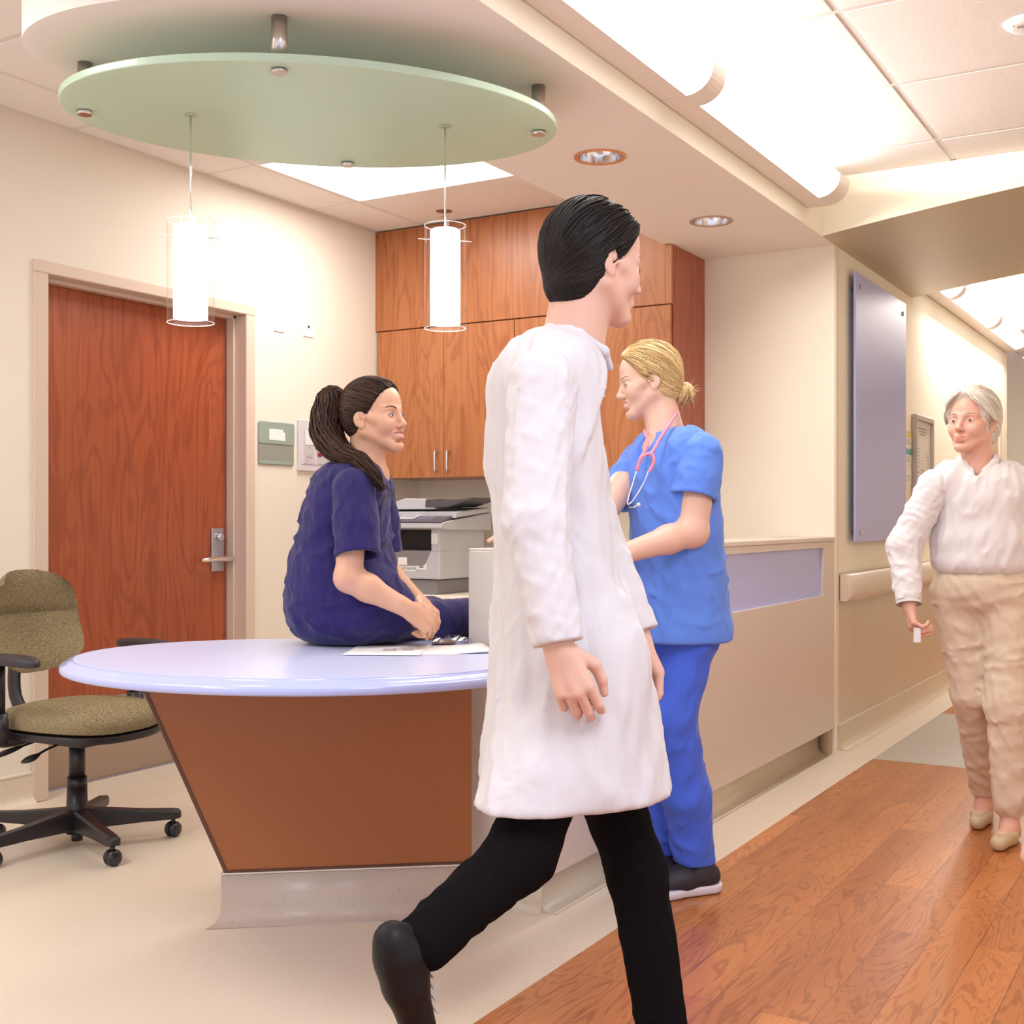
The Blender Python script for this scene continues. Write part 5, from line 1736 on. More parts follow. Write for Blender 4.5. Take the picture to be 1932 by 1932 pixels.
def guide_strands(guide, r0, r1, rs, n=140, wave=0.006, freq=6.0, rad=0.003, fl=1.0, seed_ang=None):
    """bundle of tapered strands round a guide curve"""
    g = spline([tuple(p) for p in guide], 6)
    G = [np.array(p) for p in g]; m = len(G)
    T = [G[min(i + 1, m - 1)] - G[max(i - 1, 0)] for i in range(m)]
    out = []
    for k in range(n):
        a = rs.uniform(0, 2 * math.pi); q = math.sqrt(rs.uniform(0.05, 1)); ph = rs.uniform(0, 6.28); sc = rs.uniform(0.6, 1.2)
        end = int(m * rs.uniform(0.80, 1.0)); pts = []; rr = []
        for i in range(end):
            t = i / (m - 1)
            d = T[i] / np.linalg.norm(T[i])
            u = np.cross(d, (0.3, 0.2, 1.0)); u /= np.linalg.norm(u); v = np.cross(d, u)
            env = (r0 * (min(1, 0.35 + t * 4)) * (1 - t) + r1 * t) * (1 - 0.55 * max(0, t - 0.7) / 0.3)
            w = wave * sc * math.sin(freq * t * 6.28 * 0.5 + ph) * min(1, t * 3)
            aa = a + 0.8 * t
            pts.append(G[i] + u * (math.cos(aa) * q * env + w) + v * (math.sin(aa) * q * env + w * 0.6))
            rr.append(rad * (1 - 0.75 * max(0.0, t * m / end - 0.6) / 0.4))
        if len(pts) > 3: out.append((pts, [max(0.0004, r) for r in rr]))
    return out


def arm_field(sh, el, wr, r, handR, side, curls, thumb, S=1.0, h=0.003, spread=0.06):
    """from mid upper arm to the finger tips"""
    sh, el, wr = map(np.array, (sh, el, wr))
    a0 = sh * 0.6 + el * 0.4
    tip = wr + handR[:, 0] * 0.19 * S
    lo, hi = bbox([a0, el, wr, tip], 0.065)
    F = Field(lo, hi, h)
    F.cap(a0, el, r[0], r[1], 0.01)
    F.ell(el, (r[1] * 1.02,) * 3, None, 0.015)
    md = el * 0.68 + wr * 0.32
    F.cap(el, md, r[1] * 0.98, r[2], 0.02); F.cap(md, wr, r[2], r[3], 0.02)
    hand_field(F, wr, handR, side, curls, thumb, S, spread)
    return F.arrays()


LIP = plain('lips_rose', (0.52, 0.17, 0.15), 0.35)
BROWD = plain('brow_dark', (0.07, 0.035, 0.025), 0.7)
BROWL = plain('brow_light', (0.36, 0.25, 0.16), 0.7)
IRIS = plain('iris_grey_blue', (0.12, 0.16, 0.22), 0.15)
TEETH = plain('teeth', (0.80, 0.76, 0.72), 0.25)


def teeth(parent, c, R, S, smile):
    def W(p): return c + R @ (np.array(p, float) * S)
    F = Field(W((0.078, 0, -0.062)) - 0.035, W((0.078, 0, -0.062)) + 0.035, 0.0014)
    for s in (-1, 1):
        F.chain([W(p) for p in ((0.0868, 0, -0.0640), (0.0835, s * 0.012, -0.0632), (0.070, s * 0.021, -0.0605))], [0.0062 * S, 0.0058 * S, 0.004 * S], 0.002)
    def grooves(P):
        q = (P - c) @ R / S
        return 0.0006 * (np.abs(np.sin(q[..., 1] * math.pi / 0.0075)) < 0.22)
    F.warp(grooves)
    return mesh_obj('teeth', [F.arrays()], TEETH, parent, 0)


# ------------------------------------------------------------ 1. seated woman in navy scrubs
def seated():
    root = thing('person', 'woman in navy scrubs with a dark ponytail sitting on the pale blue desk, smiling', 'person', tuple(px(650, 1215, 3.62)[:2]) + (0.772,))
    L0 = np.array(root.location)
    SK = skin('skin_warm', (0.66, 0.385, 0.255))
    S = 0.94; c = px(707, 788, 3.60); R = rotm(math.radians(4), math.radians(5), math.radians(2))
    fi = math.radians(25); B = rotm(fi)
    nb = px(686, 880, 3.61)
    F = Field(c - np.array((0.16, 0.16, 0.26)), c + np.array((0.17, 0.16, 0.15)), 0.0024)
    head_field(F, c, R, smile=1.0, S=S, neck=nb, neck_r=(0.050, 0.056))
    F.ell(nb + np.array((0, 0, -0.03)), (0.075, 0.11, 0.05), B, 0.03)
    parts = [F.arrays()]
    fm = head_mats(c, R, S, 1.0)
    # arms
    shR = px(668, 925, 3.46); elR = px(658, 1090, 3.40); wrR = px(770, 1150, 3.40)
    shL = px(705, 918, 3.76); elL = px(712, 1060, 3.76); wrL = px(792, 1136, 3.60)
    hR = basis(px(822, 1186, 3.44) - wrR, np.array((0.25, -0.75, 0.62)))
    hL = basis(px(824, 1166, 3.50) - wrL, np.array((0.55, -0.05, 0.80)))
    parts.append(arm_field(shR, elR, wrR, (0.043, 0.037, 0.037, 0.024), hR, 1, (0.75, 0.8, 0.85, 0.9), 0.5, 0.93))
    parts.append(arm_field(shL, elL, wrL, (0.040, 0.035, 0.035, 0.023), hL, -1, (0.45, 0.5, 0.55, 0.6), 0.4, 0.93))
    # core, legs
    hip = px(650, 1160, 3.63)
    ldir = np.array((math.cos(math.radians(78)), math.sin(math.radians(78)), 0)); lside = np.array((-ldir[1], ldir[0], 0))
    lo, hi = bbox([hip, nb, hip + ldir * 0.6, hip + lside * 0.2, hip - lside * 0.2, hip + ldir * 0.5 - np.array((0, 0, 0.62))], 0.2)
    F = Field(lo, hi, 0.012)
    F.chain([hip + np.array((0, 0, 0.03)), px(652, 1080, 3.62), px(656, 985, 3.61), px(672, 905, 3.61), nb], [0.085, 0.085, 0.08, 0.06, 0.045], 0.03)
    F.cap(shR, shL, 0.035, 0.035, 0.02); F.cap(shR, shR * 0.5 + elR * 0.5, 0.042, 0.038, 0.02); F.cap(shL, shL * 0.5 + elL * 0.5, 0.042, 0.038, 0.02)
    legs = []
    for s in (-1, 1):
        hj = hip + lside * 0.085 * s + np.array((0, 0, -0.015)); hj[2] = 0.838
        kn = hj + ldir * 0.43; kn[2] = 0.826
        an = kn + ldir * 0.05 + np.array((0, 0, -0.44)); legs.append((hj, kn, an, s))
        F.cap(hj, kn, 0.052, 0.042, 0.02); F.cap(kn, an, 0.040, 0.030, 0.02)
    parts.append(F.arrays())
    body = mesh_obj('body', parts, SK, root, 1, fm)
    eyes(root, c, R, S, IRIS, (0.10, 0.02), 0.0048)
    brows(body, root, c, R, S, BROWD, np.random.RandomState(1), 1.2)
    teeth(root, c, R, S, 1.0)
    # navy scrub top
    NAVY = cloth('navy_scrub_cloth', (0.019, 0.013, 0.100), 0.7)
    pts = [hip, nb, shR, shL, elR, elL]
    lo, hi = bbox(pts, 0.22)
    F = Field(lo, hi, 0.006)
    F.ell(px(655, 1158, 3.63), (0.175, 0.195, 0.105), B, 0.04)
    F.ell(px(646, 1115, 3.63), (0.165, 0.185, 0.13), B, 0.06)
    F.ell(px(648, 1050, 3.62), (0.148, 0.172, 0.15), B, 0.06)
    F.ell(px(654, 970, 3.61), (0.126, 0.168, 0.14), B, 0.05)
    F.ell(px(664, 912, 3.61), (0.098, 0.155, 0.075), B, 0.05)
    F.cap(px(676, 893, 3.50), px(676, 890, 3.74), 0.050, 0.050, 0.04)
    # front folds over the lap
    F.cap(px(690, 1120, 3.52), px(735, 1150, 3.58), 0.085, 0.080, 0.05)
    F.ell(px(700, 1165, 3.62), (0.15, 0.17, 0.07), B, 0.04)
    hemR = px(675, 1049, 3.405); hemL = px(722, 1045, 3.76)
    F.ell(shR * 0.75 + shL * 0.25, (0.07, 0.07, 0.06), B, 0.04)
    F.ell(shL * 0.75 + shR * 0.25, (0.07, 0.07, 0.06), B, 0.04)
    # neckline opening
    F.cap(nb + np.array((0, 0, 0.10)), nb + np.array((0.012, 0.0, -0.012)), 0.062, 0.060, 0.006, 'sub')
    w = folds(5, 0.0095, 22, (1, 1, 0.8))
    F.warp(w)
    # flat seat
    F.half((0, 0, 0.7775), (0, 0, -1), 0.006)
    mesh_obj('scrub_top', [F.arrays(), sleeve(shR + np.array((0, 0, 0.004)), hemR, 0.062, 0.065, 61), sleeve(shL, hemL, 0.060, 0.062, 62)], NAVY, root, 1)
    # trousers
    lo, hi = bbox([legs[0][0], legs[0][1], legs[0][2], legs[1][0], legs[1][1], legs[1][2]], 0.14)
    F = Field(lo, hi, 0.008)
    for hj, kn, an, s in legs:
        F.cap(hj, kn, 0.070, 0.058, 0.03); F.cap(kn, an, 0.058, 0.056, 0.02)
    F.cap(legs[0][0], legs[1][0], 0.075, 0.075, 0.03)
    F.warp(folds(8, 0.005, 26, (1, 1, 0.8)))
    F.half((0, 0, 0.776), (0, 0, -1), 0.004) if False else None
    # rest on the desk: thighs end at desk height where the desk is
    sl = F.lo
    ax = [F.lo[i] + F.h * np.arange(F.n[i]) for i in range(3)]
    P = np.stack(np.meshgrid(*ax, indexing='ij'), -1)
    inside = np.minimum(0.7775 - P[..., 2], 3.235 - P[..., 1])
    F.d = np.maximum(F.d, np.where(inside > -0.02, inside, -0.02)).astype(np.float32)
    mesh_obj('scrub_trousers', [F.arrays()], NAVY, root)
    # shoes
    for hj, kn, an, s in legs:
        F = Field(an - 0.2, an + 0.22, 0.007)
        F.cap(an + np.array((0, 0, -0.03)), an + ldir * 0.15 + np.array((0, 0, -0.07)), 0.042, 0.030, 0.03)
        F.cap(an - ldir * 0.02 + np.array((0, 0, -0.06)), an + ldir * 0.05 + np.array((0, 0, -0.07)), 0.036, 0.034, 0.02)
        mesh_obj('shoe', [F.arrays()], plain('dark_shoe', (0.03, 0.03, 0.035), 0.5), root)
    # hair
    HM = hair_mat('dark_brown_hair', (0.010, 0.005, 0.004), (0.075, 0.032, 0.020), 0.42)
    HB = plain('dark_brown_hair_base', (0.016, 0.008, 0.006), 0.55, spec=0.2)
    hc = hair_cap('hair', c, R, S, HB, root, 0.007, (0.80, 0, -0.60), 0.010)
    rs = np.random.RandomState(3)
    tie = (-0.108, 0.0, 0.058)
    sb = scalp_strands(hc, c, R, S, tie, rs, 1100, (0.80, 0, -0.60), 0.0013)
    strands('hair_strands', HM, sb, hc)
    tw = c + R @ (np.array(tie) * S)
    g = [tw + np.array((0.012, 0, -0.002)), px(628, 748, 3.63), px(612, 782, 3.60), px(612, 822, 3.57), px(640, 856, 3.52), px(680, 872, 3.47), px(706, 898, 3.44), px(724, 932, 3.45)]
    ps = guide_strands(g, 0.040, 0.020, rs, 460, 0.008, 6.0, 0.0020)
    g2 = [tw + np.array((0.010, 0, -0.004)), px(632, 756, 3.64), px(624, 800, 3.62), px(640, 846, 3.56), px(676, 874, 3.50), px(704, 900, 3.46)]
    ps += guide_strands(g2, 0.032, 0.026, rs, 300, 0.007, 4.0, 0.0022)
    for k in range(9):      # loose strands
        a = rs.uniform(-6, 6, 8)
        ps.append(([tw, px(618 + a[0], 760, 3.6), px(603 + a[1], 800 + a[2], 3.6), px(600 + a[3] * 1.5, 835 + a[4], 3.57), px(612 + 2 * a[5], 858 + a[6], 3.55)], [0.0012] * 4 + [0.0005]))
    for k in range(6):
        a = rs.uniform(-5, 5, 6)
        ps.append(([px(690, 880 + a[0], 3.45), px(712 + a[1], 905, 3.43), px(728 + a[2], 922 + a[3], 3.42), px(736 + a[4], 928 + a[5], 3.42)], [0.0012, 0.0012, 0.001, 0.0004]))
    strands('ponytail', HM, ps, hc)
    F = Field(tw - 0.04, tw + 0.04, 0.002)
    F.cap(tw + R @ np.array((0.006, 0, 0.0)), tw + R @ np.array((-0.008, 0, 0.001)), 0.019, 0.017, 0)
    mesh_obj('hair_tie', [F.arrays()], plain('hair_tie_gold', (0.52, 0.42, 0.25), 0.5), hc)
    return root


# ------------------------------------------------------------ 2. standing nurse in light blue scrubs
def nurse():
    root = thing('person', 'blonde woman in light blue scrubs with a hair bun leaning on the counter', 'person', tuple(px(1285, 1690, 3.72)[:2]) + (0.0,))
    SK = skin('skin_fair', (0.74, 0.49, 0.38))
    S = 0.92; c = px(1223, 722, 3.74); R = rotm(math.radians(213), math.radians(-8), math.radians(4))
    fi = math.radians(245); B = rotm(fi)
    nb = px(1258, 812, 3.72)
    F = Field(c - np.array((0.17, 0.17, 0.27)), c + np.array((0.17, 0.17, 0.15)), 0.0024)
    head_field(F, c, R, smile=0.8, S=S, neck=nb, neck_r=(0.050, 0.056))
    F.ell(nb + B @ np.array((0.01, 0.0, -0.06)), (0.070, 0.080, 0.050), B, 0.03)
    parts = [F.arrays()]; fm = head_mats(c, R, S, 0.8)
    shL = px(1322, 858, 3.60); elL = px(1307, 1003, 3.56); wrL = px(1160, 1050, 3.44)
    shR = px(1205, 868, 3.80); elR = px(1128, 985, 3.62); wrR = px(1020, 1000, 3.66)
    hL = basis(px(1100, 1062, 3.42) - wrL, (0.1, -0.3, 1))
    hR = basis(px(960, 1004, 3.62) - wrR, (0, 0, 1.0))
    parts.append(arm_field(shL, elL, wrL, (0.050, 0.043, 0.040, 0.026), hL, 1, (0.3, 0.35, 0.4, 0.45), 0.2, 0.93))
    parts.append(arm_field(shR, elR, wrR, (0.045, 0.038, 0.036, 0.024), hR, -1, (0.10, 0.10, 0.12, 0.15), 0.1, 0.93))
    hip = px(1283, 1170, 3.72)
    # legs
    hjn = hip + B @ np.array((0, 0.062, -0.04)); knn = px(1277, 1380, 3.66); ann = px(1318, 1625, 3.76)
    hjf = hip + B @ np.array((0, -0.07, -0.04)); knf = px(1240, 1420, 3.74); anf = px(1252, 1622, 3.86)
    lo, hi = bbox([hip, nb, shL, shR, knn, ann, anf, knf], 0.16)
    F = Field(lo, hi, 0.012)
    F.chain([hip, px(1280, 1080, 3.70), px(1268, 960, 3.70), px(1262, 870, 3.70), nb], [0.09, 0.085, 0.085, 0.06, 0.045], 0.03)
    F.cap(shL, shR, 0.038, 0.038, 0.02); F.cap(shL, shL * 0.5 + elL * 0.5, 0.046, 0.040, 0.02); F.cap(shR, shR * 0.5 + elR * 0.5, 0.042, 0.038, 0.02)
    F.cap(hjn, knn, 0.060, 0.045, 0.02); F.cap(knn, ann, 0.045, 0.034, 0.02)
    F.cap(hjf, knf, 0.060, 0.045, 0.02); F.cap(knf, anf, 0.045, 0.034, 0.02)
    parts.append(F.arrays())
    body = mesh_obj('body', parts, SK, root, 1, fm)
    eyes(root, c, R, S, IRIS, (0.0, -0.1), 0.0038, BROWL)
    brows(body, root, c, R, S, BROWL, np.random.RandomState(2))
    teeth(root, c, R, S, 0.8)
    BLUE = cloth('light_blue_scrub_cloth', (0.115, 0.245, 0.760), 0.8)
    BLUE2 = cloth('blue_scrub_trouser_cloth', (0.060, 0.130, 0.660), 0.8)
    lo, hi = bbox([hip, nb, shL, shR, elL], 0.23)
    F = Field(lo, hi, 0.006)
    F.ell(px(1264, 905, 3.70), (0.118, 0.170, 0.13), B, 0.04)
    F.ell(px(1268, 858, 3.71), (0.090, 0.150, 0.070), B, 0.05)
    F.ell(px(1275, 1000, 3.70), (0.125, 0.160, 0.15), B, 0.06)
    F.ell(px(1284, 1090, 3.71), (0.125, 0.145, 0.15), B, 0.06)
    F.ell(px(1284, 1160, 3.72), (0.142, 0.155, 0.16), B, 0.05)
    F.ell(px(1283, 1200, 3.72), (0.145, 0.152, 0.10), B, 0.05)
    F.cap(px(1300, 836, 3.64), px(1225, 845, 3.78), 0.046, 0.042, 0.04)
    hemL = px(1308, 940, 3.57); hemR = px(1160, 945, 3.72)
    F.ell(shL * 0.8 + shR * 0.2, (0.07, 0.07, 0.06), B, 0.04)
    F.warp(folds(21, 0.009, 24, (1, 1, 0.6)))
    # neckline: V shaped
    F.cap(nb + np.array((0, 0, 0.10)), nb + np.array((-0.0, -0.0, -0.005)), 0.060, 0.056, 0.006, 'sub')
    vt = nb + B @ np.array((0.135, -0.01, -0.140))
    F.cap(nb + B @ np.array((0.085, 0, -0.035)), vt, 0.034, 0.005, 0.006, 'sub')
    F.half((0, 0, px(1290, 1208, 3.72)[2] - 0.0), (0, 0, -1), 0.006)
    # side slit
    sp = px(1333, 1165, 3.60)
    F.cap(sp, sp + np.array((0.0, -0.01, -0.10)), 0.003, 0.006, 0.003, 'sub')
    # pocket edge and hem ridges
    F.cap(px(1215, 1204, 3.58), px(1340, 1204, 3.60), 0.006, 0.006, 0.004) if False else None
    d = hemL - shL; d = d / np.linalg.norm(d)
    mesh_obj('scrub_top', [F.arrays(), sleeve(shL, hemL, 0.066, 0.070, 71, d + B @ np.array((0.0, -0.30, 0.0)) * 0), sleeve(shR, hemR, 0.055, 0.058, 72)], BLUE, root, 1)
    # undershirt of the sleeve is the arm itself; trousers
    lo, hi = bbox([hjn, hjf, knn, ann, anf, knf], 0.15)
    F = Field(lo, hi, 0.0065)
    F.cap(hjn, px(1268, 1345, 3.66), 0.072, 0.068, 0.03); F.cap(px(1268, 1345, 3.66), px(1296, 1500, 3.70), 0.068, 0.070, 0.04); F.cap(px(1296, 1500, 3.70), px(1312, 1632, 3.74), 0.070, 0.062, 0.03)
    F.cap(hjf, px(1236, 1360, 3.76), 0.075, 0.072, 0.03); F.cap(px(1236, 1360, 3.76), px(1252, 1600, 3.85), 0.074, 0.060, 0.03)
    F.cap(hjn, hjf, 0.076, 0.076, 0.03)
    F.warp(folds(31, 0.010, 24, (1, 1, 0.8)))
    F.half((0, 0, 0.088), (0, 0, -1), 0.006)
    mesh_obj('scrub_trousers', [F.arrays()], BLUE2, root, 2)
    # shoes: near one black with white sole
    SB = plain('black_knit_shoe', (0.018, 0.014, 0.022), 0.6); SW = plain('white_sole', (0.66, 0.62, 0.70), 0.4)
    for (heel, toe) in ((px(1336, 1668, 3.74), px(1236, 1692, 3.66)), (px(1290, 1650, 3.86), px(1243, 1676, 3.70))):
        heel = heel.copy(); toe = toe.copy(); heel[2] = 0; toe[2] = 0
        d = toe - heel; L = np.linalg.norm(d); d /= L; n = np.array((-d[1], d[0], 0)); z = np.array((0, 0, 1.0))
        A3 = np.stack([d, n, z], 1); L = 0.205
        F = Field(np.minimum(heel, toe) - 0.09, np.maximum(heel, toe) + 0.12, 0.004)
        F.cap(heel + z * 0.050, heel + d * 0.10 + z * 0.048, 0.038, 0.040, 0.02)
        F.cap(heel + d * 0.10 + z * 0.048, heel + d * L + z * 0.036, 0.040, 0.026, 0.03)
        F.cap(heel + d * 0.02 + z * 0.05, heel + d * 0.03 + z * 0.105, 0.038, 0.036, 0.02)
        F.half((0, 0, 0.024), (0, 0, -1), 0.003)
        F.half(heel + d * 0.02 + z * 0.098, (0, 0, 1), 0.004)
        so = mesh_obj('shoe', [F.arrays()], SB, root)
        F = Field(np.minimum(heel, toe) - 0.09, np.maximum(heel, toe) + 0.12, 0.004)
        F.cap(heel + z * 0.022, heel + d * L + z * 0.020, 0.044, 0.034, 0.01)
        F.ell(heel + d * 0.15 + z * 0.02, (0.06, 0.047, 0.03), A3, 0.02)
        F.half((0, 0, 0.002), (0, 0, -1), 0.003); F.half((0, 0, 0.030), (0, 0, 1), 0.004)
        mesh_obj('shoe_sole', [F.arrays()], SW, so)
        bm = bmesh.new()
        for k in range(4):
            p = heel + d * (0.085 + 0.022 * k) + z * (0.089 - 0.009 * k)
            tube(bm, [p - n * 0.020, p + z * 0.004, p + n * 0.020], 0.0022, 6)
        link('shoe_laces', bm, plain('lace_grey', (0.16, 0.14, 0.16), 0.7), so)
    # socks
    F = Field(anf - 0.12, anf + 0.12, 0.006)
    F.cap(anf + np.array((0, 0, 0.08)), anf + np.array((0, 0, -0.06)), 0.043, 0.041, 0)
    mesh_obj('sock', [F.arrays()], plain('black_sock', (0.015, 0.012, 0.02), 0.9), root)
    # hair
    HM = hair_mat('blonde_hair', (0.30, 0.17, 0.055), (0.86, 0.66, 0.34), 0.35)
    HB = plain('blonde_hair_base', (0.46, 0.30, 0.12), 0.45)
    def ex(F, W):
        F.ell(W((-0.050, 0, -0.030)), np.array((0.055, 0.062, 0.05)) * S, R, 0.02)
        F.ell(W((-0.01, 0, 0.06)), np.array((0.100, 0.076, 0.078)) * S, R, 0.02)
    hc = hair_cap('hair', c, R, S, HB, root, 0.009, (0.86, 0, -0.52), 0.018, True, -0.085, ex)
    rs = np.random.RandomState(9)
    tie = (-0.118, 0.0, -0.045)
    sb = scalp_strands(hc, c, R, S, tie, rs, 1200, (0.86, 0, -0.52), 0.0014, 0.003)
    strands('hair_strands', HM, sb, hc)
    bc = px(1289, 742, 3.74)
    ps = []
    for k in range(320):       # coiled bun
        a0 = rs.uniform(0, 6.28); tl = rs.uniform(-0.5, 0.5); rr = rs.uniform(0.018, 0.030)
        ax = np.array((math.cos(math.radians(213)) * 0.8 + rs.normal() * 0.25, math.sin(math.radians(213)) * 0.5 + rs.normal() * 0.25, 0.5 + rs.normal() * 0.3)); ax /= np.linalg.norm(ax)
        u = np.cross(ax, (0.2, 1, 0.1)); u /= np.linalg.norm(u); v = np.cross(ax, u)
        off = ax * rs.uniform(-0.024, 0.024)
        q = math.sqrt(max(0.1, 1 - (np.linalg.norm(off) / 0.032) ** 2))
        m = 14
        ps.append(([bc + off + (u * math.cos(a0 + i / (m - 1) * 3.6) + v * 1.15 * math.sin(a0 + i / (m - 1) * 3.6)) * 0.033 * q * (0.96 + 0.06 * math.sin(i)) for i in range(m)], [0.0017] * m))
    for k in range(46):        # flyaway hairs
        d = rs.normal(size=3); d /= np.linalg.norm(d); d2 = d + rs.normal(size=3) * 0.6
        p0 = bc + d * 0.028
        ps.append(([p0, p0 + d * 0.014, p0 + d * 0.020 + d2 * 0.012], [0.0007, 0.0005, 0.0003]))
    strands('hair_bun', HM, ps, hc)
    # core of the bun so that no gap shows
    F = Field(bc - 0.05, bc + 0.05, 0.004); F.ell(bc, (0.029, 0.029, 0.033), None, 0)
    mesh_obj('hair_bun_core', [F.arrays()], HB, hc)
    # stethoscope, a thing of its own hanging from the neck
    st = thing('stethoscope', 'pink stethoscope hanging from the neck of the blonde woman', 'stethoscope', tuple(px(1235, 850, 3.5)))
    P0 = np.array(st.location)
    def rel(a): return [tuple(np.array(p) - P0) for p in a]
    PK = plain('pink_rubber', (0.86, 0.26, 0.36), 0.35)
    bm = bmesh.new()
    tube(bm, spline(rel([px(1215, 812, 3.70), px(1222, 838, 3.63), px(1206, 868, 3.60)]), 5), 0.0042, 8)
    tube(bm, spline(rel([px(1262, 786, 3.80), px(1277, 774, 3.70), px(1266, 796, 3.62), px(1246, 826, 3.575), px(1236, 845, 3.555), px(1228, 857, 3.545)]), 6), 0.0048, 10)
    tube(bm, spline(rel([px(1202, 888, 3.545), px(1207, 870, 3.545), px(1216, 859, 3.54), px(1228, 856, 3.54), px(1234, 866, 3.535), px(1231, 878, 3.535), px(1225, 890, 3.535)]), 6), 0.0048, 10)
    link('rubber_tube', bm, PK, st)
    bm = bmesh.new()
    tube(bm, spline(rel([px(1202, 886, 3.545), px(1194, 912, 3.54), px(1186, 938, 3.535), px(1184, 950, 3.53), px(1189, 950, 3.53), px(1200, 936, 3.53), px(1214, 912, 3.53), px(1224, 888, 3.535)]), 6), 0.0019, 8)
    tube(bm, spline(rel([px(1187, 957, 3.53), px(1196, 957, 3.525), px(1203, 953, 3.52)]), 4), 0.0017, 8)
    link('metal_binaural', bm, M_CHROME, st)
    bm = bmesh.new(); e = np.array(px(1205, 952, 3.52)) - P0
    b2 = bmesh.new(); bmesh.ops.create_uvsphere(b2, u_segments=12, v_segments=8, radius=0.006); merge(bm, b2, 0, Matrix.Translation(tuple(e)))
    link('ear_tip', bm, plain('ear_tip_cream', (0.75, 0.68, 0.62), 0.4), st, True)
    return root


# ------------------------------------------------------------ 3. walking doctor in a white coat, nearest the viewer
def doctor():
    D = 2.44
    root = thing('person', 'dark haired person in long white coat and black trousers striding past the counter', 'person', tuple(px(1200, 2060, D)[:2]) + (0.0,))
    SK = skin('skin_light', (0.70, 0.44, 0.34))
    S = 0.98; c = px(1124, 500, D); R = rotm(math.radians(58), math.radians(-6), 0)
    fi = math.radians(50); B = rotm(fi)
    nb = px(1080, 640, D)
    F = Field(c - np.array((0.18, 0.18, 0.28)), c + np.array((0.18, 0.18, 0.16)), 0.0032)
    head_field(F, c, R, smile=0.2, S=S, neck=nb, neck_r=(0.055, 0.062))
    parts = [F.arrays()]; fm = head_mats(c, R, S, 0.2)
    shR = px(1024, 725, D - 0.17); elR = px(1010, 985, D - 0.24); wrR = px(1055, 1225, D - 0.28)
    shL = px(1060, 725, D + 0.17); elL = px(1112, 985, D + 0.18); wrL = px(1206, 1205, D + 0.12)
    hR = basis(px(1092, 1330, D - 0.29) - wrR, (0.4, -0.9, 0.1)); hL = basis(px(1250, 1290, D + 0.12) - wrL, (0.75, 0.55, 0.4))
    for sh, el, wr, hh, sd in ((shR, elR, wrR, hR, 1), (shL, elL, wrL, hL, -1)):
        a0 = el * 0.3 + wr * 0.7
        lo, hi = bbox([a0, wr, wr + hh[:, 0] * 0.2], 0.07)
        F = Field(lo, hi, 0.0032)
        F.cap(a0, wr, 0.033, 0.026, 0.01)
        hand_field(F, wr, hh, sd, (0.45, 0.5, 0.55, 0.6), 0.3, 0.98, 0.05)
        parts.append(F.arrays())
    hip = px(1070, 1200, D)
    hj1 = hip + B @ np.array((0, -0.09, -0.04)); kn1 = px(985, 1610, D - 0.18); an1 = px(800, 1775, D - 0.34)
    hj2 = hip + B @ np.array((0.02, 0.09, -0.04)); kn2 = px(1200, 1640, D + 0.02); an2 = px(1258, 1990, D - 0.02)
    lo, hi = bbox([hip, nb, shR, shL, elR, elL, wrL, wrR, kn1, an1, an2], 0.14)
    F = Field(lo, hi, 0.014)
    F.chain([hip, px(1030, 1000, D), px(1020, 800, D), px(1048, 700, D), nb], [0.10, 0.085, 0.085, 0.07, 0.05], 0.03)
    F.cap(shL, shR, 0.04, 0.04, 0.02)
    for a, b_, e_ in ((shR, elR, wrR), (shL, elL, wrL)): F.cap(a, b_, 0.045, 0.038, 0.02); F.cap(b_, e_, 0.036, 0.026, 0.02)
    F.cap(hj1, kn1, 0.06, 0.045, 0.02); F.cap(kn1, an1, 0.042, 0.034, 0.02); F.cap(hj2, kn2, 0.06, 0.045, 0.02); F.cap(kn2, an2, 0.046, 0.036, 0.02)
    parts.append(F.arrays())
    body = mesh_obj('body', parts, SK, root, 1, fm)
    eyes(root, c, R, S, IRIS, (0, 0), 0.0045)
    brows(body, root, c, R, S, BROWD, np.random.RandomState(3), 1.3)
    # coat
    COAT = cloth('white_coat_cloth', (0.64, 0.62, 0.64), 0.85)
    hem = px(1080, 1485, D)[2]
    lo, hi = bbox([nb, shR, shL, elR, elL, wrL, wrR, px(880, 1530, D), px(1290, 1530, D)], 0.16)
    F = Field(lo, hi, 0.008)
    F.ell(px(1020, 800, D), (0.100, 0.185, 0.17), B, 0.05)
    F.ell(px(1030, 712, D), (0.092, 0.165, 0.085), B, 0.05)
    F.cap(px(1048, 682, D - 0.10), px(1055, 682, D + 0.10), 0.052, 0.052, 0.05)
    F.ell(px(1030, 930, D), (0.098, 0.17, 0.17), B, 0.06)
    F.ell(px(1045, 1080, D), (0.108, 0.175, 0.17), B, 0.06)
    F.ell(px(1060, 1210, D), (0.128, 0.19, 0.18), B, 0.06)
    F.ell(px(1075, 1370, D), (0.158, 0.215, 0.22), B, 0.06)
    F.ell(px(1082, 1500, D), (0.180, 0.225, 0.22), B, 0.06)
    F.ell(shR * 0.8 + shL * 0.2, (0.07, 0.07, 0.06), B, 0.05); F.ell(shL * 0.8 + shR * 0.2, (0.07, 0.07, 0.06), B, 0.05)
    F.cap(hj1, kn1, 0.115, 0.115, 0.06)
    F.warp(folds(41, 0.013, 24, (1, 1, 0.28)))
    F.half((0, 0, hem), (0, 0, -1), 0.006)
    F.cap(nb + np.array((0, 0, 0.10)), nb + np.array((0, 0, -0.005)), 0.066, 0.062, 0.006, 'sub')
    sl_ = [sleeve(sh, wr - (wr - el) / np.linalg.norm(wr - el) * 0.01, 0.066, 0.045, sd, None, el, 0.058, 0.012) for sh, el, wr, sd in ((shR, elR, wrR, 81), (shL, elL, wrL, 82))]
    coat = mesh_obj('white_coat', [F.arrays()] + sl_, COAT, root, 1)
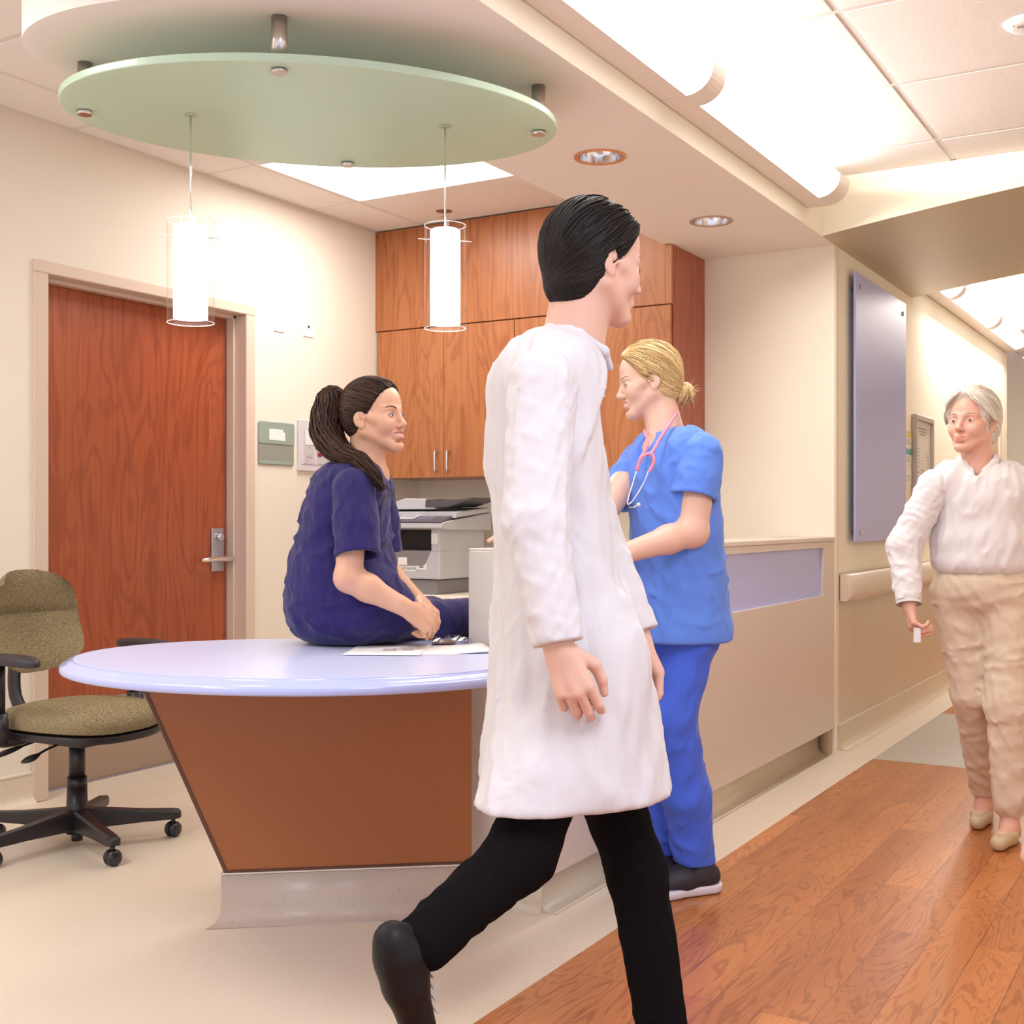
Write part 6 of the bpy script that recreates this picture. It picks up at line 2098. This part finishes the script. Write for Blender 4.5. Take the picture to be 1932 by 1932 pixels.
    # collar
    F = Field(nb - 0.16, nb + 0.16, 0.005)
    F.chain([nb + B @ np.array(p) for p in ((0.062, -0.045, -0.060), (0.040, -0.066, -0.030), (-0.015, -0.072, 0.000), (-0.060, -0.03, 0.012), (-0.060, 0.03, 0.012), (-0.015, 0.072, 0.000), (0.040, 0.066, -0.030), (0.062, 0.045, -0.060))], [0.008, 0.009, 0.010, 0.011, 0.011, 0.010, 0.009, 0.008], 0.01)
    mesh_obj('coat_collar', [F.arrays()], COAT, coat)
    # trousers
    BK = cloth('black_trouser_cloth', (0.005, 0.004, 0.005), 0.9)
    BK.node_tree.nodes['Principled BSDF'].inputs['Sheen Weight'].default_value = 0.0
    BK.node_tree.nodes['Principled BSDF'].inputs['Specular IOR Level'].default_value = 0.08
    lo, hi = bbox([hj1, hj2, kn1, an1, kn2, an2], 0.14)
    F = Field(lo, hi, 0.008)
    F.cap(hj1, kn1, 0.084, 0.062, 0.03); F.cap(kn1, an1, 0.060, 0.052, 0.03)
    F.cap(hj2, kn2, 0.080, 0.058, 0.03); F.cap(kn2, an2, 0.057, 0.052, 0.03)
    F.warp(folds(43, 0.006, 26, (1, 1, 0.9)))
    F.half((0, 0, 0.80), (0, 0, 1), 0.006)
    mesh_obj('trousers', [F.arrays()], BK, root)
    # shoes
    for an, d, nz in ((an1, np.array(px(838, 1905, D - 0.30)) - an1, None), (an2, np.array((math.cos(fi), math.sin(fi), -0.0)), 1)):
        d = np.array(d, float); d /= np.linalg.norm(d)
        up = np.array((0.1, 0, 1.0)); n = np.cross(d, up)
        if np.linalg.norm(n) < 0.2: n = np.array((0, 1.0, 0))
        n /= np.linalg.norm(n); up = np.cross(n, d)
        if nz: up = np.array((0, 0, 1.0))
        base = an - up * 0.055
        if nz: base = np.array((an[0], an[1], 0.040))
        F = Field(base - 0.26, base + 0.28, 0.007)
        if nz: F.cap(an, base + np.array((0, 0, 0.03)), 0.045, 0.045, 0.02)
        F.cap(base - d * 0.035, base + d * 0.05, 0.034, 0.038, 0.02); F.cap(base + d * 0.05, base + d * 0.185, 0.038, 0.028, 0.02)
        F.cap(an, base, 0.042, 0.040, 0.02)
        if nz: F.half((0, 0, 0.003), (0, 0, -1), 0.003)
        so = mesh_obj('shoe', [F.arrays()], plain('black_shoe_leather', (0.008, 0.007, 0.008), 0.5, spec=0.25), root)
        bm = bmesh.new()
        for k in range(4):
            p = base + d * (0.06 + 0.022 * k) + up * (0.043 - 0.003 * k)
            tube(bm, [p - n * 0.020, p + up * 0.003, p + n * 0.020], 0.0024, 6)
        link('shoe_laces', bm, plain('pale_lace', (0.5, 0.46, 0.44), 0.7), so)
    # hair: short, dark
    HB = plain('black_hair_base', (0.008, 0.006, 0.006), 0.6, spec=0.15)
    HM = hair_mat('black_hair', (0.005, 0.004, 0.004), (0.022, 0.014, 0.012), 0.5)
    def ex(F, W): F.ell(W((-0.055, 0, -0.050)), np.array((0.048, 0.058, 0.05)) * S, R, 0.02)
    hc = hair_cap('hair', c, R, S, HB, root, 0.012, (0.84, 0, -0.55), 0.012, True, -0.10, ex, 0.004)
    rs = np.random.RandomState(12)
    strands('hair_strands', HM, scalp_strands(hc, c, R, S, (-0.105, 0, -0.05), rs, 800, (0.84, 0, -0.55), 0.0018, 0.004), hc)
    return root


# ------------------------------------------------------------ 4. older woman walking up the corridor
def elder():
    D = 4.42
    root = thing('person', 'older woman with short silver hair in white blouse and beige trousers walking in the corridor', 'person', tuple(px(1870, 1560, D)[:2]) + (0.0,))
    SK = skin('skin_rosy', (0.72, 0.42, 0.32))
    S = 0.99; c = px(1834, 800, D); R = rotm(math.radians(-106), math.radians(7), math.radians(0))
    fi = math.radians(-82); B = rotm(fi)
    nb = px(1846, 880, D + 0.01)
    F = Field(c - np.array((0.18, 0.18, 0.27)), c + np.array((0.18, 0.18, 0.16)), 0.003)
    head_field(F, c, R, smile=0.15, S=S, neck=nb, neck_r=(0.050, 0.055))
    F.ell(nb + np.array((0, 0, -0.04)), (0.07, 0.10, 0.05), B, 0.03)
    parts = [F.arrays()]; fm = head_mats(c, R, S, 0.15)
    shR = px(1765, 915, D); elR = px(1706, 1030, D + 0.02); wrR = px(1715, 1142, D - 0.06)
    shL = px(1938, 915, D + 0.02); elL = px(1988, 1040, D + 0.02); wrL = px(1985, 1160, D - 0.10)
    hR = basis(px(1726, 1205, D - 0.10) - wrR, (-0.9, -0.4, 0.2)); hL = basis(px(1978, 1220, D - 0.14) - wrL, (0.9, -0.4, 0.2))
    for el, wr, hh, sd in ((elR, wrR, hR, -1), (elL, wrL, hL, 1)):
        a0 = el * 0.3 + wr * 0.7
        lo, hi = bbox([a0, wr, wr + hh[:, 0] * 0.19], 0.06)
        F = Field(lo, hi, 0.0032)
        F.cap(a0, wr, 0.030, 0.024, 0.01)
        hand_field(F, wr, hh, sd, (0.7, 0.75, 0.8, 0.85), 0.5, 0.92, 0.05)
        parts.append(F.arrays())
    hip = px(1848, 1110, D)
    hj1 = hip + B @ np.array((0, -0.085, -0.02)); kn1 = px(1832, 1310, D + 0.02); an1 = px(1856, 1500, D + 0.20)
    hj2 = hip + B @ np.array((0, 0.085, -0.02)); kn2 = px(1902, 1330, D - 0.10); an2 = px(1905, 1535, D - 0.10)
    lo, hi = bbox([hip, nb, shR, shL, elR, elL, wrL, wrR, kn1, an1, an2], 0.14)
    F = Field(lo, hi, 0.014)
    F.chain([hip, px(1848, 1040, D), px(1848, 960, D), px(1848, 905, D), nb], [0.09, 0.085, 0.085, 0.06, 0.045], 0.03)
    F.cap(shL, shR, 0.042, 0.042, 0.03)
    for a, b_, e_ in ((shR, elR, wrR), (shL, elL, wrL)): F.cap(a, b_, 0.040, 0.034, 0.02); F.cap(b_, e_, 0.032, 0.024, 0.02)
    F.cap(hj1, kn1, 0.070, 0.045, 0.03); F.cap(kn1, an1, 0.042, 0.030, 0.02); F.cap(hj2, kn2, 0.07, 0.045, 0.03); F.cap(kn2, an2, 0.042, 0.030, 0.02)
    parts.append(F.arrays())
    body = mesh_obj('body', parts, SK, root, 1, fm)
    eyes(root, c, R, S, plain('iris_brown', (0.16, 0.09, 0.05), 0.2), (0.1, 0.0), 0.0040, BROWL)
    brows(body, root, c, R, S, BROWL, np.random.RandomState(4))
    W_ = cloth('white_blouse_cloth', (0.74, 0.71, 0.715), 0.85)
    lo, hi = bbox([hip, nb, shR, shL, elR, elL, wrL, wrR], 0.14)
    F = Field(lo, hi, 0.0065)
    F.ell(px(1848, 950, D), (0.115, 0.170, 0.14), B, 0.05)
    F.ell(px(1848, 905, D), (0.085, 0.155, 0.06), B, 0.05)
    F.ell(px(1848, 1020, D), (0.130, 0.175, 0.12), B, 0.05)
    F.cap(px(1790, 897, D), px(1905, 897, D), 0.048, 0.048, 0.04)
    F.ell(px(1848, 1062, D), (0.132, 0.165, 0.07), B, 0.04)
    F.ell(shR * 0.8 + shL * 0.2, (0.06, 0.06, 0.06), B, 0.05); F.ell(shL * 0.8 + shR * 0.2, (0.06, 0.06, 0.06), B, 0.05)
    sl_ = [sleeve(sh, wr - (wr - el) / np.linalg.norm(wr - el) * 0.012, 0.060, 0.044, sd, None, el, 0.060, 0.012, 0.005, 0.008) for sh, el, wr, sd in ((shR, elR, wrR, 91), (shL, elL, wrL, 92))]
    F.cap(nb + np.array((0, 0, 0.10)), nb + np.array((0, 0, -0.005)), 0.060, 0.056, 0.006, 'sub')
    F.cap(nb + B @ np.array((0.06, 0, 0.01)), nb + B @ np.array((0.105, 0, -0.075)), 0.032, 0.004, 0.006, 'sub')
    F.warp(folds(51, 0.010, 25, (1, 1, 0.5)))
    F.half((0, 0, px(1848, 1082, D)[2]), (0, 0, -1), 0.006)
    bl = mesh_obj('blouse', [F.arrays()] + sl_, W_, root, 1)
    # collar, cuff, placket
    F = Field(nb - 0.14, nb + 0.14, 0.0045)
    F.chain([nb + B @ np.array(p) for p in ((0.078, 0.022, -0.020), (0.050, 0.055, 0.012), (0.0, 0.062, 0.030), (-0.045, 0.03, 0.040), (-0.045, -0.03, 0.040), (0.0, -0.062, 0.030), (0.050, -0.055, 0.012), (0.078, -0.022, -0.020))], [0.012] * 8, 0.012)
    mesh_obj('collar', [F.arrays()], W_, bl)
    d = wrR - elR; d /= np.linalg.norm(d)
    bm = bmesh.new(); cyl(bm, wrR - d * 0.055, wrR - d * 0.004, 0.047, 0.043, 28, False); cyl(bm, wrR - d * 0.004, wrR - d * 0.055, 0.040, 0.044, 28, False)
    link('cuff', bm, W_, bl)
    # trousers
    BG = cloth('beige_trouser_cloth', (0.66, 0.535, 0.40), 0.85)
    lo, hi = bbox([hip, hj1, hj2, kn1, an1, kn2, an2], 0.16)
    F = Field(lo, hi, 0.007)
    F.ell(px(1850, 1110, D), (0.130, 0.162, 0.11), B, 0.04)
    F.cap(hj1, kn1, 0.084, 0.066, 0.03); F.cap(kn1, an1 + np.array((0, 0, 0.04)), 0.064, 0.054, 0.03)
    F.cap(hj2, kn2, 0.092, 0.074, 0.03); F.cap(kn2, an2 + np.array((0, 0, 0.04)), 0.072, 0.058, 0.03)
    F.warp(folds(53, 0.010, 25, (1, 1, 0.6)))
    F.half((0, 0, px(1848, 1062, D)[2]), (0, 0, 1), 0.006)
    mesh_obj('trousers', [F.arrays()], BG, root, 2)
    # flat shoes
    for an, d in ((an1, np.array(px(1845, 1545, D) - px(1858, 1530, D + 0.15))), (an2, np.array(px(1880, 1590, D - 0.2) - px(1905, 1570, D - 0.05)))):
        d[2] = 0; d /= np.linalg.norm(d)
        z = np.array((0, 0, 1.0)); base = np.array((an[0], an[1], 0.0)) - d * 0.03
        lift = an[2] - 0.09 if an is an1 else an[2] - 0.09
        F = Field(base - np.array((0.25, 0.28, 0.05)), base + np.array((0.25, 0.25, 0.16)), 0.0045)
        F.cap(base + z * 0.030, base + d * 0.08 + z * 0.028, 0.032, 0.036, 0.02); F.cap(base + d * 0.08 + z * 0.028, base + d * 0.185 + z * 0.026, 0.036, 0.028, 0.02)
        F.half((0, 0, 0.003), (0, 0, -1), 0.003); F.half(base + z * 0.050, (0, 0, 1), 0.004)
        F.ell(base + d * 0.05 + z * 0.062, (0.045, 0.045, 0.028), np.stack([d, np.array((-d[1], d[0], 0)), z], 1), 0.006, 'sub')
        mesh_obj('shoe', [F.arrays()], plain('beige_flat_shoe', (0.52, 0.40, 0.24), 0.45), root)
        F = Field(base - np.array((0.25, 0.28, 0.05)), base + np.array((0.25, 0.25, 0.20)), 0.006)
        F.cap(base + d * 0.03 + z * 0.11, base + d * 0.03 + z * 0.045, 0.032, 0.034, 0.0); F.cap(base + d * 0.03 + z * 0.045, base + d * 0.13 + z * 0.034, 0.030, 0.022, 0.02)
        F.half((0, 0, 0.008), (0, 0, -1), 0.003)
        mesh_obj('foot', [F.arrays()], SK, root)
    # silver hair with a swept fringe
    HB = plain('silver_hair_base', (0.62, 0.56, 0.47), 0.5)
    HM = hair_mat('silver_hair', (0.52, 0.45, 0.36), (0.90, 0.86, 0.78), 0.4)
    def ex(F, W):
        F.ell(W((-0.045, 0, -0.025)), np.array((0.062, 0.072, 0.060)) * S, R, 0.02)
        F.ell(W((-0.005, 0, 0.060)), np.array((0.105, 0.084, 0.080)) * S, R, 0.02)
        F.ell(W((0.060, -0.020, 0.060)), np.array((0.040, 0.052, 0.022)) * S, R, 0.015)
    hc = hair_cap('hair', c, R, S, HB, root, 0.012, (0.92, 0, -0.40), 0.038, True, -0.075, ex)
    rs = np.random.RandomState(15)
    ps = scalp_strands(hc, c, R, S, (-0.10, 0, -0.04), rs, 800, (0.92, 0, -0.40), 0.0018, 0.004)
    for k in range(330):     # fringe combed from a parting to the side of the face
        a = rs.uniform(-1, 1); t0 = rs.uniform(0, 1)
        sd = 1 if k % 4 else -1
        p = [(-0.01 + 0.05 * t0, -0.020 * sd, 0.142 - 0.022 * t0), (0.050 + 0.035 * t0, 0.012 * sd, 0.122 - 0.02 * t0), (0.055 + 0.030 * t0, 0.050 * sd, 0.085 - 0.016 * t0), (0.030 + 0.016 * t0, 0.083 * sd, 0.040 - 0.012 * t0), (0.000 + 0.01 * t0, 0.094 * sd, 0.012 - 0.01 * t0)]
        p = [tuple(c + R @ ((np.array(q) + rs.normal(size=3) * 0.0022) * S)) for q in p]
        ps.append((spline(p, 4), [0.0016] * 13 + [0.0011] * 3 + [0.0006]))
    strands('hair_strands', HM, ps, hc)
    # the small white thing in her hand
    q = thing('folded_paper', 'small white folded paper held in the lowered hand of the older woman', 'paper', tuple(px(1731, 1196, D - 0.10)))
    box('paper_slip', -0.012, 0.012, -0.008, 0.008, -0.030, 0.022, M_PAPER, q, 0.001, 1)
    return root


for fn_ in (seated, nurse, doctor, elder):
    r_ = fn_()
    # bring children, built in world axes, under the Empty without moving them
    inv = Matrix.Translation(r_.location).inverted()
    for ch_ in r_.children:
        ch_.matrix_parent_inverse = inv
bpy.context.view_layer.update()
